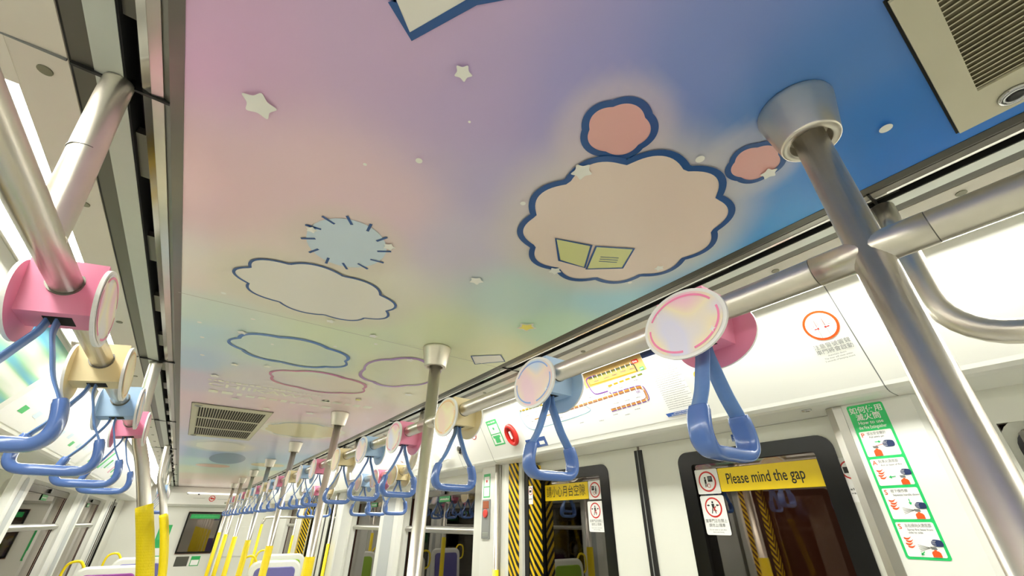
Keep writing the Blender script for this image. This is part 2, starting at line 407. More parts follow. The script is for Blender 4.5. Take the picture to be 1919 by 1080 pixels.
# large peach cloud with an open book printed in front of it
d = cframe()
d.lay(1).pg(neg(cloud_outline(.715, .475, .105, .095, 5, .10)), M['p_salmon']).lay(2).stroke(neg(cloud_outline(.715, .475, .105, .095, 5, .10)), .022, M['p_navy'], True)
d.lay(1).pg(neg(cloud_outline(1.165, .305, .085, .075, 5, .10)), M['p_salmon']).lay(2).stroke(neg(cloud_outline(1.165, .305, .085, .075, 5, .10)), .018, M['p_navy'], True)
big = cloud_outline(1.085, .79, .385, .375, 11, .10, .4)
d.lay(3).pg(neg(big), M['p_peach']).lay(5).stroke(neg(big), .024, M['p_navy'], True)
d.build('printed_peach_cloud', None, ceil)
d = cframe(); d.lay(6)
pl = [(.905,.975),(1.055,.925),(1.150,1.062),(1.02,1.085)]; pr = [(1.075,.918),(1.215,.838),(1.290,.965),(1.165,1.066)]
for q in (pl, pr): d.lay(6).pg(neg(q), M['p_book']).lay(7).stroke(neg(q), .011, M['p_navy'], True)
for k in range(3):
    t = .3 + .2*k; d.stroke(neg([(1.13+.05*t, .94+.07*t), (1.20+.05*t, .90+.07*t)]), .004, M['p_navy'])
d.build('printed_open_book', None, ceil)
# pale cloud with a pale blue disc above it
d = cframe()
d.lay(1).disc(.235, -1.52, .155, M['p_pale'], ry=.18)
rnd = random.Random(3)
for k in range(12):
    a = 2*pi*k/12 + .2; d.lay(2).stroke([(.235+.12*cos(a), -1.52+.15*sin(a)), (.235+.175*cos(a+.12), -1.52+.2*sin(a+.12))], .011, M['p_navy'])
d.build('printed_blue_disc', None, ceil)
d = cframe(); w = cloud_outline(.25, 2.02, .36, .26, 9, .12, .2)
d.lay(3).pg(neg(w), M['p_cream']).lay(4).stroke(neg(w), .013, M['p_navy'], True)
d.build('printed_cream_cloud', None, ceil)
# three overlapping outlined clouds
for cx_, cy_, rx_, ry_, b_, mm in ((.30, 3.0, .36, .27, 7, 'p_line1'), (1.06, 3.0, .27, .37, 6, 'p_line3'), (.62, 3.62, .37, .28, 6, 'p_line2')):
    d = cframe(); q = cloud_outline(cx_, cy_, rx_, ry_, b_, .10, .5); n_ = len(q)
    d.lay(2).stroke(neg(q), [.016 + .020*abs(sin(pi*i/n_*2)) for i in range(n_)], M[mm], True); d.build('printed_cloud_outline', None, ceil)
d = cframe(); q = cloud_outline(.96, 5.9, .42, .5, 10, .07)
d.lay(1).pg(neg(cloud_outline(.96, 5.9, .47, .56, 10, .07)), M['p_cream']).lay(2).pg(neg(q), M['p_yel']).lay(3).stroke(neg(q[20:60]), .012, M['p_dblue']).stroke(neg(q[90:130]), .012, M['p_dblue'])
d.build('printed_straw_cloud', None, ceil)
d = cframe(); d.lay(1).pg(neg(cloud_outline(.2, 8.0, .32, .5, 8, .08)), M['p_cream']); d.build('printed_cream_cloud', None, ceil)
d = cframe(); d.lay(1).pg(neg(ell(.4, 9.6, .28, .9)), M['p_dblue']).lay(2).pg(neg(ell(.25, 11.0, .3, .35)), M['p_oran']).pg(neg(ell(1.15, 10.2, .3, .35)), M['p_yel']); d.build('printed_far_shapes', None, ceil)
# sheet corner near the top, small sheets, lettering, stars, dots
d = cframe(); q = [(-.07,-.10),(.047,.531),(.112,.579),(.196,.424),(.26,.36),(.18,-.2)]
d.lay(1).pg(neg(q), M['p_cream']).lay(2).stroke(neg(q[1:5]), .02, M['p_navy']); d.lay(2).stroke(neg([(-.07,-.10),(.047,.531)]), .018, M['p_navy']); d.build('printed_paper_sheet', None, ceil)
d = cframe(); q = [(1.314,2.34),(1.466,2.203),(1.562,2.291),(1.419,2.465)]; d.lay(1).pg(neg(q), M['p_cream']).lay(2).stroke(neg(q), .012, M['p_navy'], True); d.build('printed_paper_sheet', None, ceil)
d = cframe(); d.lay(1)
d.text(-.14, -4.20, .17, 'CHIIKAWA A', M['p_text'], bold=.012); 
d.scribble(.78, 1.25, -4.20, .13, M['p_text'], 3).scribble(-.14, .75, -4.05, .05, M['p_text'], 4).scribble(-.12, .95, -4.44, .11, M['p_text'], 5)
d.build('printed_lettering', None, ceil)
d = cframe(); d.lay(8)
for x, y, r in [(-.155,.99,.045),(.256,.582,.024),(.736,.65,.036),(1.238,.3,.026),(.816,1.445,.035),(1.423,.869,.022),(1.06,1.16,.03),(.644,2.383,.028),(.396,4.855,.04),(.373,2.317,.026),(.38,1.422,.026),(.09,1.49,.022),(-.02,2.8,.03),(.2,3.4,.03),(1.0,2.65,.03),(1.35,3.5,.04),(.0,3.5,.03),(.8,4.8,.05),(.1,4.6,.04),(1.2,2.7,.03),(-.1,3.9,.04)]:
    d.pg([(a, b) for a, b in star_pts(x, -y, r)], M['p_star'])
for x, y, r in [(1.326,1.723,.045),(1.04,3.946,.03),(1.15,4.9,.06)]:
    d.lay(8).pg(star_pts(x, -y, r*1.35), M['p_star']).lay(9).pg(star_pts(x, -y, r), M['p_gold']).lay(8)
for x, y, r in [(1.332,.017,.016),(.286,.917,.011),(.152,1.032,.006),(.672,.884,.01),(1.001,.396,.014),(.343,.699,.004),(1.415,1.03,.01),(-.15,2.291,.012),(.009,2.546,.012),(-.236,2.776,.012),(-.214,3.028,.012),(.5,2.7,.012),(.7,2.5,.012),(.16,2.9,.01),(-.2,3.4,.014)]:
    d.disc(x, -y, r, M['p_star'], n=16)
d.build('printed_stars', None, ceil)
d = cframe(); d.lay(9)
for y in (2.41, 7.0, 11.6, 16.2): d.rect(CX-UC, -y-.002, CX+UC, -y+.002, M['p_seam'])
d.build('ceiling_panel_seam', None, ceil)

# ================================================================== TRIMS, LAMP PANELS, COVES, WALLS
L0, L1 = (1.81, .57), (1.56, 1.0)            # cove panel bottom / top, half-section (u, z)
UW, ZC = 2.16, .53                           # wall plane and cornice underside
def strip(side, u0, z0, u1, z1, y0, y1, m, name, parent=None, t=.02):
    b = MB(); b.prism([(sx(side, u0), z0), (sx(side, u1), z1), (sx(side, u1), z1+t), (sx(side, u0), z0+t)], y0, y1)
    return b.build(name, m, parent)
JO = {1: [.15, 2.4, 4.66, 6.9, 9.2, 11.4, 13.7, 16.0], -1: [1.13, 3.72, 6.2, 8.7, 11.2, 13.7, 16.2]}
tn = 1
for side in (1, -1):
    nm = 'trim_%d' % tn; tn += 1
    root = MB()
    root.prism([(sx(side, .955), .998), (sx(side, .985), .994), (sx(side, 1.00), 1.0), (sx(side, 1.00), 1.05), (sx(side, .955), 1.05)], YN, YF)
    ro = root.build(nm, M['alu_dark'], None, kind='structure')
    strip(side, 1.0, .997, 1.025, .994, YN, YF, M['steel2'], 'edge_strip', ro)
    strip(side, 1.025, .992, 1.045, .996, YN, YF, M['alu_mirror'], 'polished_strip', ro)
    b = MB(); b.prism([(sx(side, 1.045), 1.0), (sx(side, 1.045), 1.06), (sx(side, 1.075), 1.06), (sx(side, 1.075), .992), (sx(side, 1.08), .992), (sx(side, 1.08), 1.09), (sx(side, 1.035), 1.09), (sx(side, 1.035), 1.0)], YN, YF); b.build('air_slot', M['darkgap'], ro)
    b = MB(); y = YN+.2
    while y < YF-.5:                          # webs across the slot
        b.box((sx(side, 1.046), y, 1.006), (sx(side, 1.074), y+.22, 1.03)); y += .62
    b.build('slot_web', M['alu_dark'], ro)
    strip(side, 1.08, .990, 1.142, .996, YN, YF, M['alu_light'], 'light_strip', ro)
    strip(side, 1.142, 1.0, 1.186, .998, YN, YF, M['alu_dark'], 'grey_strip', ro)
    strip(side, 1.186, 1.004, 1.194, 1.004, YN, YF, M['black'], 'gasket', ro)
    b = MB()
    for y in JO[side]: b.box((sx(side, .985), y-.004, .9885), (sx(side, 1.186), y+.004, 1.02))
    b.build('trim_joint', M['black'], ro)
    # lamp panel, flat with a gentle roll into the cove
    nm = 'trim_%d' % tn; tn += 1
    b = MB(); sec = [(1.194, .999), (1.26, .997), (1.309, .994)]
    b.prism([(sx(side, u), z) for u, z in sec] + [(sx(side, 1.309), 1.05), (sx(side, 1.194), 1.05)], YN, YF)
    b.prism([(sx(side, 1.522), .976), (sx(side, 1.529), .976), (sx(side, 1.531), .998), (sx(side, 1.5595), 1.002), (sx(side, 1.575), 1.05), (sx(side, 1.522), 1.05)], YN, YF)
    po = b.build(nm, M['lamp_panel'], None, kind='structure')
    segs = [(-2.4, 1.13), (1.29, 3.60), (3.86, 6.10), (6.13, 8.60), (8.63, 11.1), (11.13, 13.6), (13.63, 17.6)]
    b = MB()
    for a, c_ in zip([YN] + [s_[1] for s_ in segs], [s_[0] for s_ in segs] + [YF]):
        b.box((sx(side, 1.305), a, .993), (sx(side, 1.525), c_, 1.05))
    b.build('lamp_bay_divider', M['lamp_panel'], po)
    b = MB(); y = -1.9
    while y < 17:
        b.lathe([(.0155, -.004), (.0155, .002)], (sx(side, 1.245), y, .998), 16); y += .62
    b.build('screw_cap', M['lockface'], po)
    b = MB()
    for y in JO[side]: b.box((sx(side, 1.194), y-.0025, .9925), (sx(side, 1.309), y+.0025, 1.0))
    b.build('panel_joint', M['greyink'], po)
    for i, (a, c_) in enumerate(segs):
        b = MB(); r = .07; pts = rrect(1.309, a, 1.522, c_, r, 5)
        b.rings([[(sx(side, u), y, z) for u, y in pts] for z in (1.006, 1.045)], True, True, False)
        o = b.build('ceiling_light', M['lampglow'], None, (sx(side, 1.415), (a+c_)/2, .99))
        tag(o, 'long glowing white ceiling light strip, number %s from the near end of the %s row' % (['one', 'two', 'three', 'four', 'five', 'six', 'seven'][i], 'right' if side > 0 else 'left'), 'light', 'long light strips above the side walls')
    # cove + cornice
    nm = 'wall_%s' % ('right' if side > 0 else 'left')
    b = MB()
    sec = [L1, (1.56, 1.04), (1.70, 1.04), (2.4, .60), (2.4, ZC), (1.90, ZC), (1.865, .531), (1.838, .538), (1.818, .553), L0]
    secq = [(u, z) for u, z in sec]
    b.rings([[(sx(side, u), y, z) for u, z in secq] for y in (YN, YF-.6)], True, True, False)
    co = b.build(nm, M['wallmatte'], None, kind='structure')
    WALL = co if side > 0 else WALL
    if side < 0: WALLL = co
    b = MB()
    for y in ([.507, 3.76, 4.4, 7.0, 9.4, 12] if side > 0 else [3.0, 5.0, 7.2, 10.5, 14]):
        t = .0022
        b.prism([(sx(side, 1.5595), 1.0), (sx(side, 1.8095), .57), (sx(side, 1.8175), .553), (sx(side, 1.8375), .5375), (sx(side, 1.8645), .5305), (sx(side, 1.90), .5295), (sx(side, 2.159), .5295), (sx(side, 2.159), .535), (sx(side, 1.9), .535), (sx(side, 1.6), 1.0)], y-t, y+t)
    b.build('cove_seam', M['greyink'], co)

def wall_panel(side, u, y0, y1, z0, z1, holes, m, name, parent):
    """vertical wall sheet with rectangular holes"""
    b = MB(); ys = sorted(set([y0, y1] + [h[0] for h in holes] + [h[1] for h in holes])); zs = sorted(set([z0, z1] + [h[2] for h in holes] + [h[3] for h in holes]))
    for i in range(len(ys)-1):
        for j in range(len(zs)-1):
            ym, zm = (ys[i]+ys[i+1])/2, (zs[j]+zs[j+1])/2
            if any(h[0] < ym < h[1] and h[2] < zm < h[3] for h in holes): continue
            b.box((sx(side, u), ys[i], zs[j]), (sx(side, u+.05), ys[i+1], zs[j+1]))
    bmesh.ops.remove_doubles(b.bm, verts=b.bm.verts[:], dist=1e-5)
    fs = {}
    for f in b.bm.faces: fs.setdefault(tuple(sorted(v.index for v in f.verts)), []).append(f)
    b.bm.verts.index_update(); fs = {}
    for f in b.bm.faces: fs.setdefault(tuple(sorted(v.index for v in f.verts)), []).append(f)
    for k, l in fs.items():
        if len(l) > 1: bmesh.ops.delete(b.bm, geom=l, context='FACES_ONLY')
    return b.build(name, m, parent)

def ring_pts(fr, pts): return [fr.P(a, b) for a, b in pts]
def frame_ring(fr, outer, inner, t0, t1, m, name, parent):
    """solid ring between two outlines (same count) in a decal frame, thickness t0..t1 along its normal"""
    b = MB(); n = len(outer)
    def q(p, t): return fr.o + fr.u*p[0] + fr.w*p[1] + fr.n*t
    O0 = [b.v(q(p, t0)) for p in outer]; O1 = [b.v(q(p, t1)) for p in outer]; I0 = [b.v(q(p, t0)) for p in inner]; I1 = [b.v(q(p, t1)) for p in inner]
    for i in range(n):
        k = (i+1) % n
        b.face([O1[i], O1[k], I1[k], I1[i]]); b.face([O0[i], O0[k], O1[k], O1[i]]); b.face([I0[i], I1[i], I1[k], I0[k]]); b.face([O0[i], I0[i], I0[k], O0[k]])
    return b.build(name, m, parent)
def slab_between(fr, pts, t0, t1, m, name, parent):
    b = MB()
    b.rings([[fr.o + fr.u*p[0] + fr.w*p[1] + fr.n*t for p in pts] for t in (t0, t1)], True, True, False)
    return b.build(name, m, parent)

ZB = FLOOR
wins = {1: [(4.69, 6.75), (7.75, 9.35), (14.3, 16.2)], -1: [(4.1, 6.7), (7.45, 10.55), (11.5, 14.4)]}
doors = {1: [(.82, 3.60), (9.95, 12.95)], -1: [(.82, 3.60), (15.2, 16.9)]}
wz0, wz1 = -1.55, .405
win_no, door_no = 1, 1
for side in (1, -1):
    par = WALL if side > 0 else WALLL
    holes = [(a-.02, b_+.02, wz0-.05, wz1+.02) for a, b_ in wins[side]] + [(a, b_, ZB, ZC) for a, b_ in doors[side]]
    if side > 0: holes.append((-1.6, .27, wz0, .385))
    wall_panel(side, UW-.005, YN, YF, ZB, ZC, holes, M['wall'], 'wall_sheet', par)
    # recessed windows
    wl = list(wins[side]) + ([(-1.58, .25)] if side > 0 else [])
    for a, b_ in wl:
        fr = Decal(*wallframe(side, UW+.105, 0, 0)); s_ = -side
        x0, x1 = sorted((s_*a, s_*b_))
        top = wz1 if a > 0 else .37
        # reveal
        outer = rrect(x0-.03, wz0-.06, x1+.03, top+.03, .09); inner = rrect(x0+.02, wz0, x1-.02, top-.01, .08)
        ro = frame_ring(fr, rrect(x0-.04, wz0-.07, x1+.04, top+.04, .06), inner, .0, .012, M['blackgloss'], 'window_%d' % win_no, None); ro['kind'] = 'structure'; win_no += 1
        rv = MB(); n = len(outer); o0 = [rv.v(fr.o + fr.u*p[0] + fr.w*p[1] + fr.n*.11) for p in rrect(x0-.03, wz0-.06, x1+.03, top+.025, .09)]; o1 = [rv.v(fr.o + fr.u*p[0] + fr.w*p[1] + fr.n*.004) for p in rrect(x0+.0, wz0-.01, x1-.0, top-.0, .08)]
        for i in range(n): rv.face([o0[i], o0[(i+1) % n], o1[(i+1) % n], o1[i]], True)
        rv.build('reveal', M['wall'], ro)
        slab_between(fr, inner, -.01, -.004, M['glass'], 'glass_pane', ro)
        # hopper head above and the horizontal sill rail
        b = MB(); b.use(M['alu_dark']).box(fr.o+fr.u*(x0+.02)+fr.w*(top-.085)+fr.n*.0, fr.o+fr.u*(x1-.02)+fr.w*(top-.01)+fr.n*.02)
        b.use(M['blackgloss']).box(fr.o+fr.u*((x0+x1)/2+.02)+fr.w*(top-.07)+fr.n*.02, fr.o+fr.u*((x0+x1)/2+.14)+fr.w*(top-.02)+fr.n*.05)
        b.build('hopper_head', None, ro)
        b = MB(); prof = [(.0, -.035), (.055, -.035), (.075, -.012), (.075, .012), (.055, .035), (.0, .045)]
        b.rings([[fr.o + fr.u*xx + fr.w*(-.085+q) + fr.n*p for p, q in prof] for xx in (x0-.0, x1+.0)], True, True, False)
        b.build('sill_rail', M['steel2'], ro, bevel=.006)
        d = Decal(fr.o+fr.n*.003, fr.u, fr.w); xm = (x0+x1)/2
        d.lay(1).rect(xm-.10, top-.16, xm+.22, top-.09, M['sgrn']).lay(2).scribble(xm-.07, xm+.19, top-.125, .028, M['white'], 9)
        d.lay(1).rect(xm-.03, top-.075, xm+.05, top-.02, M['sgrn']); d.build('exit_label', None, ro)
    # doors: two leaves each
    for a, b_ in doors[side]:
        yc = (a+b_)/2; hw = (b_-a)/2
        fr = Decal(*wallframe(side, UW+.002, 0, 0)); s_ = -side
        dro = None
        for k, (ya, yb) in enumerate(((a, yc-.012), (yc+.012, b_))):
            x0, x1 = sorted((s_*ya, s_*yb)); f_ = hw/1.39
            if k == 0: wy0, wy1 = yc-1.31*f_, yc-.335*f_
            else: wy0, wy1 = yc+.335*f_, yc+1.31*f_
            w0, w1 = sorted((s_*wy0, s_*wy1)); zt, zb = .437, -1.75
            O = rrect(w0, zb, w1, zt, .075); I = rrect(w0+.1, zb+.1, w1-.1, zt-.082, .02)
            # leaf sheet with a hole
            b = MB(); t = 0
            outer4 = []
            for (px_, pz_) in O:
                outer4.append((x0 if px_ < (w0+w1)/2 else x1, ZB if pz_ < (zt+zb)/2 else ZC-.002))
            lf = frame_ring(fr, outer4, O, -.04, .0, M['wall'], ('door_%d' % door_no) if k == 0 else 'door_leaf', None if k == 0 else dro)
            if k == 0: lf['kind'] = 'structure'; dro = lf; door_no += 1
            # hidden corner strips of the sheet
            frame_ring(fr, O, I, -.03, .006, M['blackgloss'], 'window_border', dro)
            slab_between(fr, rrect(w0+.05, zb+.05, w1-.05, zt-.04, .05), -.022, -.016, M['glass'], 'glass_pane', dro)
        b = MB(); b.box(fr.o+fr.u*(s_*yc-.036)+fr.w*ZB+fr.n*-.02, fr.o+fr.u*(s_*yc+.036)+fr.w*(ZC-.03)+fr.n*.012); b.build('door_seal', M['black'], dro, bevel=.004)
        b = MB(); b.box(fr.o+fr.u*(s_*yc-.003)+fr.w*ZB+fr.n*.012, fr.o+fr.u*(s_*yc+.003)+fr.w*(ZC-.03)+fr.n*.016); b.build('seal_lip', M['sgrey'], dro)

# pillars beside the doors
def pillar(side, y0, y1, u, m, name, label, toward):
    """toward=+1: the door lies on the +y side of the pillar"""
    b = MB(); fr = Decal(*wallframe(side, u, 0, 0)); ch = .03
    b.prism([(sx(side, u), 0), (sx(side, u), 0)], 0, 0) if False else None
    pts = [(sx(side, u+.02), y0), (sx(side, u), y0+.02), (sx(side, u), y1-.02), (sx(side, u+.02), y1), (sx(side, UW+.0), y1+.0), (sx(side, UW+.0), y0)]
    b.rings([[(x, y, z) for x, y in pts] for z in (ZB, ZC-.001)], True, True, False)
    o = b.build(name, m, None, (sx(side, u), (y0+y1)/2, ZB)); tag(o, label, 'pillar')
    return o
for side in (1, -1):
    nm_ = 'right' if side > 0 else 'left'
    o = pillar(side, .45, .80, 1.97, M['wallmatte'], 'door_pillar', 'cream pillar on the near side of the near %s doors%s' % (nm_, ', carrying the green extinguisher notice' if side > 0 else ''), 1)
    b = MB(); b.rings([[(sx(side, u), y, z) for u, y in ((1.965, .745), (1.965, .785), (1.985, .82), (2.10, .82), (2.10, .745))] for z in (ZB, ZC-.002)], True, True, False); b.build('steel_edge', M['steel2'], o)
    o = pillar(side, 3.74, 4.24, 1.97, M['wallmatte'], 'door_pillar', 'cream pillar on the far side of the near %s doors%s' % (nm_, ', carrying the grey intercom' if side > 0 else ''), -1)
    b = MB(); b.box((sx(side, 1.963), 3.835, ZB), (sx(side, 1.972), 3.885, ZC-.002)); b.build('steel_channel', M['steel2'], o)
    b = MB(); b.box((sx(side, 1.99), 3.61, ZB), (sx(side, UW), 3.738, ZC-.001)); q = b.build('tape_panel', M['stripe'], o)
    b = MB(); b.box((sx(side, 2.02), 3.56, ZB), (sx(side, UW+.02), 3.609, ZC-.001)); b.build('jamb', M['wall'], o)
    b = MB(); b.box((sx(side, 2.05), 3.50, ZB), (sx(side, UW+.02), 3.558, ZC-.03)); b.build('inner_jamb', M['black'], o)
    b = MB(); b.box((sx(side, 2.06), 3.43, ZB), (sx(side, UW+.02), 3.499, ZC-.03)); b.build('inner_tape_panel', M['stripe'], o)
# second door bay on the right
o = pillar(1, 9.5, 9.9, 1.97, M['wallmatte'], 'door_pillar', 'cream pillar on the near side of the far right doors', 1)
o = pillar(1, 13.15, 13.7, 1.97, M['wallmatte'], 'door_pillar', 'cream pillar on the far side of the far right doors, behind the diagonal tape', -1)
b = MB(); b.box((sx(1, 1.99), 12.96, ZB), (sx(1, UW), 13.149, ZC-.001)); b.build('tape_panel', M['stripe'], o)
# window columns
def column(side, y0, y1, label, taper=False):
    b = MB(); u = UW-.055
    pts = [(sx(side, UW-.005), y0), (sx(side, u), y0+.05), (sx(side, u), y1-.05), (sx(side, UW-.005), y1)]
    b.rings([[(x, y, z) for x, y in pts] for z in (ZB, .47)], True, True, False)
    o = b.build('window_column', M['wallmatte'], None, (sx(side, u), (y0+y1)/2, ZB)); tag(o, label, 'column')
    fr = Decal(*wallframe(side, u, 0, 0)); x0, x1 = sorted((-side*(y0+.22), -side*(y1-.22)))
    fr.lay(1).pg(rrect(x0, -1.6, x1, .41, .08), M['column']); fr.build('grey_inlay', None, o); return o
column(1, 6.81, 7.69, 'white window column with grey inlay behind the right hand straps')
column(-1, 6.76, 7.39, 'white window column with grey inlay at the left photo edge')
column(-1, 10.61, 11.44, 'narrow white window column between the two barred left windows')
column(-1, 14.46, 15.14, 'white window column before the far left doors')
# floor, ends, outside
b = MB(); b.box((CX-2.45, YN, FLOOR-.1), (CX+2.45, YF, FLOOR)); b.build('floor', M['floorm'], kind='structure')
b = MB(); b.box((CX-2.45, YN-.1, FLOOR), (CX+2.45, YN, 1.1)); b.build('wall_back', M['wall'], kind='structure')
b = MB(); b.box((CX-2.45, YF, FLOOR), (CX+2.45, YF+.1, 1.1)); WE = b.build('wall_front', M['wall'], kind='structure')
for side in (1, -1):
    b = MB(); b.box((sx(side, 4.6), YN-3, FLOOR-1), (sx(side, 4.8), YF+3, 3.2)); b.build('wall_depot_%s' % ('right' if side > 0 else 'left'), M['tunnel'], kind='structure')

# ================================================================== HAND STRAPS
def grip_path():
    pts = []
    half = [(.066, -.369), (.080, -.367), (.092, -.360), (.101, -.348), (.1045, -.332), (.1040, -.315), (.1005, -.298), (.0955, -.281), (.0905, -.266)]
    pts = [(-x, z) for x, z in half[::-1]] + [(-.04, -.370), (0, -.370), (.04, -.370)] + half
    return pts
def make_strap(hm, pm, rm, cname):
    """hand strap hung round the rail: holder box, two plates, webbing loop and grip (local origin = rail centre)"""
    root = empty('hand_strap', (0, 0, 0))
    b = MB()
    b.rings([[(x, y, z) for x, y in ((-.070, yy0), (.070, yy0), (.070, yy1), (-.070, yy1))] for z, yy0, yy1 in ((-.080, -.058, .058), (.055, -.075, .075))], True, True, False)
    o = b.build('holder', M[hm], root)
    b = MB(); b.box((-.026, -.03, -.0812), (.026, .03, -.0790)); b.build('slot', M['darkgap'], root)
    b = MB(); b.rings([[(.0357*cos(2*pi*k/28), y, .0357*sin(2*pi*k/28)) for k in range(28)] for y in (-.0705, .0705)], True, True, True); b.build('dark_rail_ring', M['alu_dark'], root)  # added dark ring standing in for the shaded rail hole, which is not cut
    for s_ in (-1, 1):
        b = MB(); E = ell(0, -.036, .127, .098, 48)
        b.rings([[(s_*x, y, z) for y, z in E] for x in (.070, .078)], True, True, False)
        b.use(M[hm]); b.use(M['white'])
        for f in b.bm.faces:
            c = f.calc_center_median(); f.material_index = 0 if abs(c.x) < .0705 and len(f.verts) > 4 else 1
        pl_ = b.build('plate', None, root)
        d = Decal((s_*.0782, 0, -.036), (0, s_, 0), (0, 0, 1))
        d.lay(0).pg(ell(0, 0, .117, .089, 48), M[pm]).lay(1).stroke(ell(0, 0, .106, .079, 60, .5, 2.7), .006, M[rm]).stroke(ell(0, 0, .106, .079, 60, 3.0, 4.6), .006, M[rm]).stroke(ell(0, 0, .106, .079, 60, 4.9, 6.5), .006, M[rm])
        for x, z, r in ((.08, -.045, .010), (-.07, .05, .007)): d.lay(2).pg([(x + r*(1 if k % 2 == 0 else .35)*cos(pi*k/4), z + r*(1 if k % 2 == 0 else .35)*sin(pi*k/4)) for k in range(8)], M['white'])
        d.build('plate_print', None, pl_)
    # webbing: two ribbons from the slot to the grip horns
    for s_ in (-1, 1):
        path = catmull([(s_*.009, 0, -.07), (s_*.012, 0, -.11), (s_*.030, 0, -.155), (s_*.056, 0, -.215), (s_*.088, 0, -.265), (s_*.097, 0, -.29)], 5, False)
        b = MB(); sec = [[(.021, .0022), (-.021, .0022), (-.021, -.0022), (.021, -.0022)] for _ in path]
        b.sweep(path, (0, 1, 0), sec); b.build('webbing', M['band'], root)
    gp = grip_path(); P3 = catmull([(x, 0, z) for x, z in gp], 3, False); sects = []
    n = len(P3)
    for i, p in enumerate(P3):
        t = min(1, max(0, (abs(p[0])-.05)/.05)); a = .021*(1-t) + .030*t; c_ = .017*(1-t) + .0145*t
        if i < 2 or i > n-3: a *= .93; c_ *= .88
        sects.append([(a*abs(cos(q))**.7*(1 if cos(q) > 0 else -1), c_*abs(sin(q))**.7*(1 if sin(q) > 0 else -1)) for q in [2*pi*k/16 for k in range(16)]])
    b = MB(); b.sweep(P3, (0, 1, 0), sects); b.build('grip', M['blue'], root)
    return root
protos = [make_strap('hpink', 'plpink', 'rgpink', 'pink'), make_strap('hblue', 'plblue', 'rgblue', 'pale blue'), make_strap('hyel', 'plyel', 'rgyel', 'cream yellow')]
cn = ['pink', 'pale blue', 'cream yellow']
used = [False]*3
def ordw(i):
    return ['first', 'second', 'third', 'fourth', 'fifth', 'sixth', 'seventh', 'eighth', 'ninth', 'tenth', 'eleventh', 'twelfth', 'thirteenth', 'fourteenth', 'fifteenth', 'sixteenth', 'seventeenth', 'eighteenth', 'nineteenth', 'twentieth', 'twenty-first', 'twenty-second', 'twenty-third', 'twenty-fourth'][i]
def place_strap(k, x, y, z, label, group):
    if not used[k]:
        o = protos[k]; used[k] = True; o.location = W((x, y, z))
    else: o = dup(protos[k], (x, y, z))
    tag(o, label, 'hand strap', group); return o
XR, ZR = 1.06, .519
PY = [.144, 2.35, 4.62, 6.9, 9.17, 11.44, 13.7, 15.95]
ys = [.565, 1.24, 1.99]
off = [.37, 1.04, 1.76]
allY = ys + [PY[i] + q for i in range(1, 7) for q in off]
for i, y in enumerate(allY):
    place_strap(i % 3, XR, y, ZR, 'hand strap with %s holder, %s from the near end of the right aisle handrail' % (cn[i % 3].split()[-1] if i % 3 == 2 else cn[i % 3], ordw(i)), 'hand straps on the right aisle handrail')
XL, ZL = -.403, .515
for i, (k, y) in enumerate([(0, 1.42), (2, 2.10), (1, 2.78), (0, 3.42), (1, 10.4), (0, 11.0), (1, 11.6), (0, 12.3)]):
    o = place_strap(k, XL, y, ZL, 'hand strap with %s holder, %s along the left side from the camera' % (cn[k], ordw(i)), 'hand straps on the left handrails')
    for c_ in o.children:
        if c_.name.split('.')[0] in ('holder', 'plate', 'slot', 'dark_rail_ring'): c_.rotation_euler = (0, radians(-8), 0)
XW, ZW = 1.68, .445
for i, (k, y) in enumerate([(2, 4.32), (0, 4.85), (1, 5.40), (2, 7.15), (0, 7.75), (1, 8.35)]):
    place_strap(k, XW, y, ZW, 'hand strap with %s holder, %s along the rails by right windows' % (cn[k], ordw(i)), 'hand straps by the right windows')

# ================================================================== RAILS AND POLES
R0 = .0365; RR = .0342; RL = .0312
b = MB()
b.tube([(XR, YN+.05, ZR), (XR, 17.3, ZR)], RR, 24)
ra = b.build('handrail', M['steel'], None, (XR, 7, ZR)); tag(ra, 'long straight stainless handrail running along the ceiling poles on the right', 'handrail')
def pole():
    r = empty('grab_pole', (0, 0, FLOOR))
    b = MB(); b.tube([(0, 0, FLOOR), (0, 0, .99)], R0, 28); b.build('tube', M['steel'], r)
    b = MB(); b.lathe([(.0905, .9985), (.0915, .993), (.0900, .985), (.0690, .873), (.0684, .8695), (.0665, .8665), (.0640, .8655), (.0500, .8655), (.0485, .8665), (.0475, .869), (.0470, .90)], (0, 0, 0), 40); b.build('ceiling_cup', M['steel'], r)
    b = MB(); b.tube([(0, 0, -2.2), (0, 0, -.27)], R0+.008, 24); b.build('sleeve', M['sleeve'], r)
    b = MB(); b.lathe([(.08, 0), (.08, .02), (.05, .05)], (0, 0, FLOOR), 24); b.build('foot_flange', M['steel'], r)
    b = MB(); b.tube([(0, -.105, ZR), (0, .105, ZR)], RR+.0012, 24); b.build('joint_sleeve', M['steel'], r)
    for s_ in (-1, 1):
        b = MB(); b.tube([(0, s_*.1050, ZR), (0, s_*.1068, ZR)], RR+.0006, 24); b.build('joint_seam', M['alu_dark'], r)
    return r
p0 = pole()
for i, y in enumerate(PY):
    if i == 0: o = p0; o.location = W((XR, y, FLOOR))
    else: o = dup(p0, (XR, y, FLOOR))
    tag(o, 'vertical stainless grab pole with conical ceiling cup, %s of the right row' % ordw(i), 'pole', 'grab poles of the right row')
def bend(pts, n=8): return catmull(pts, n, False)
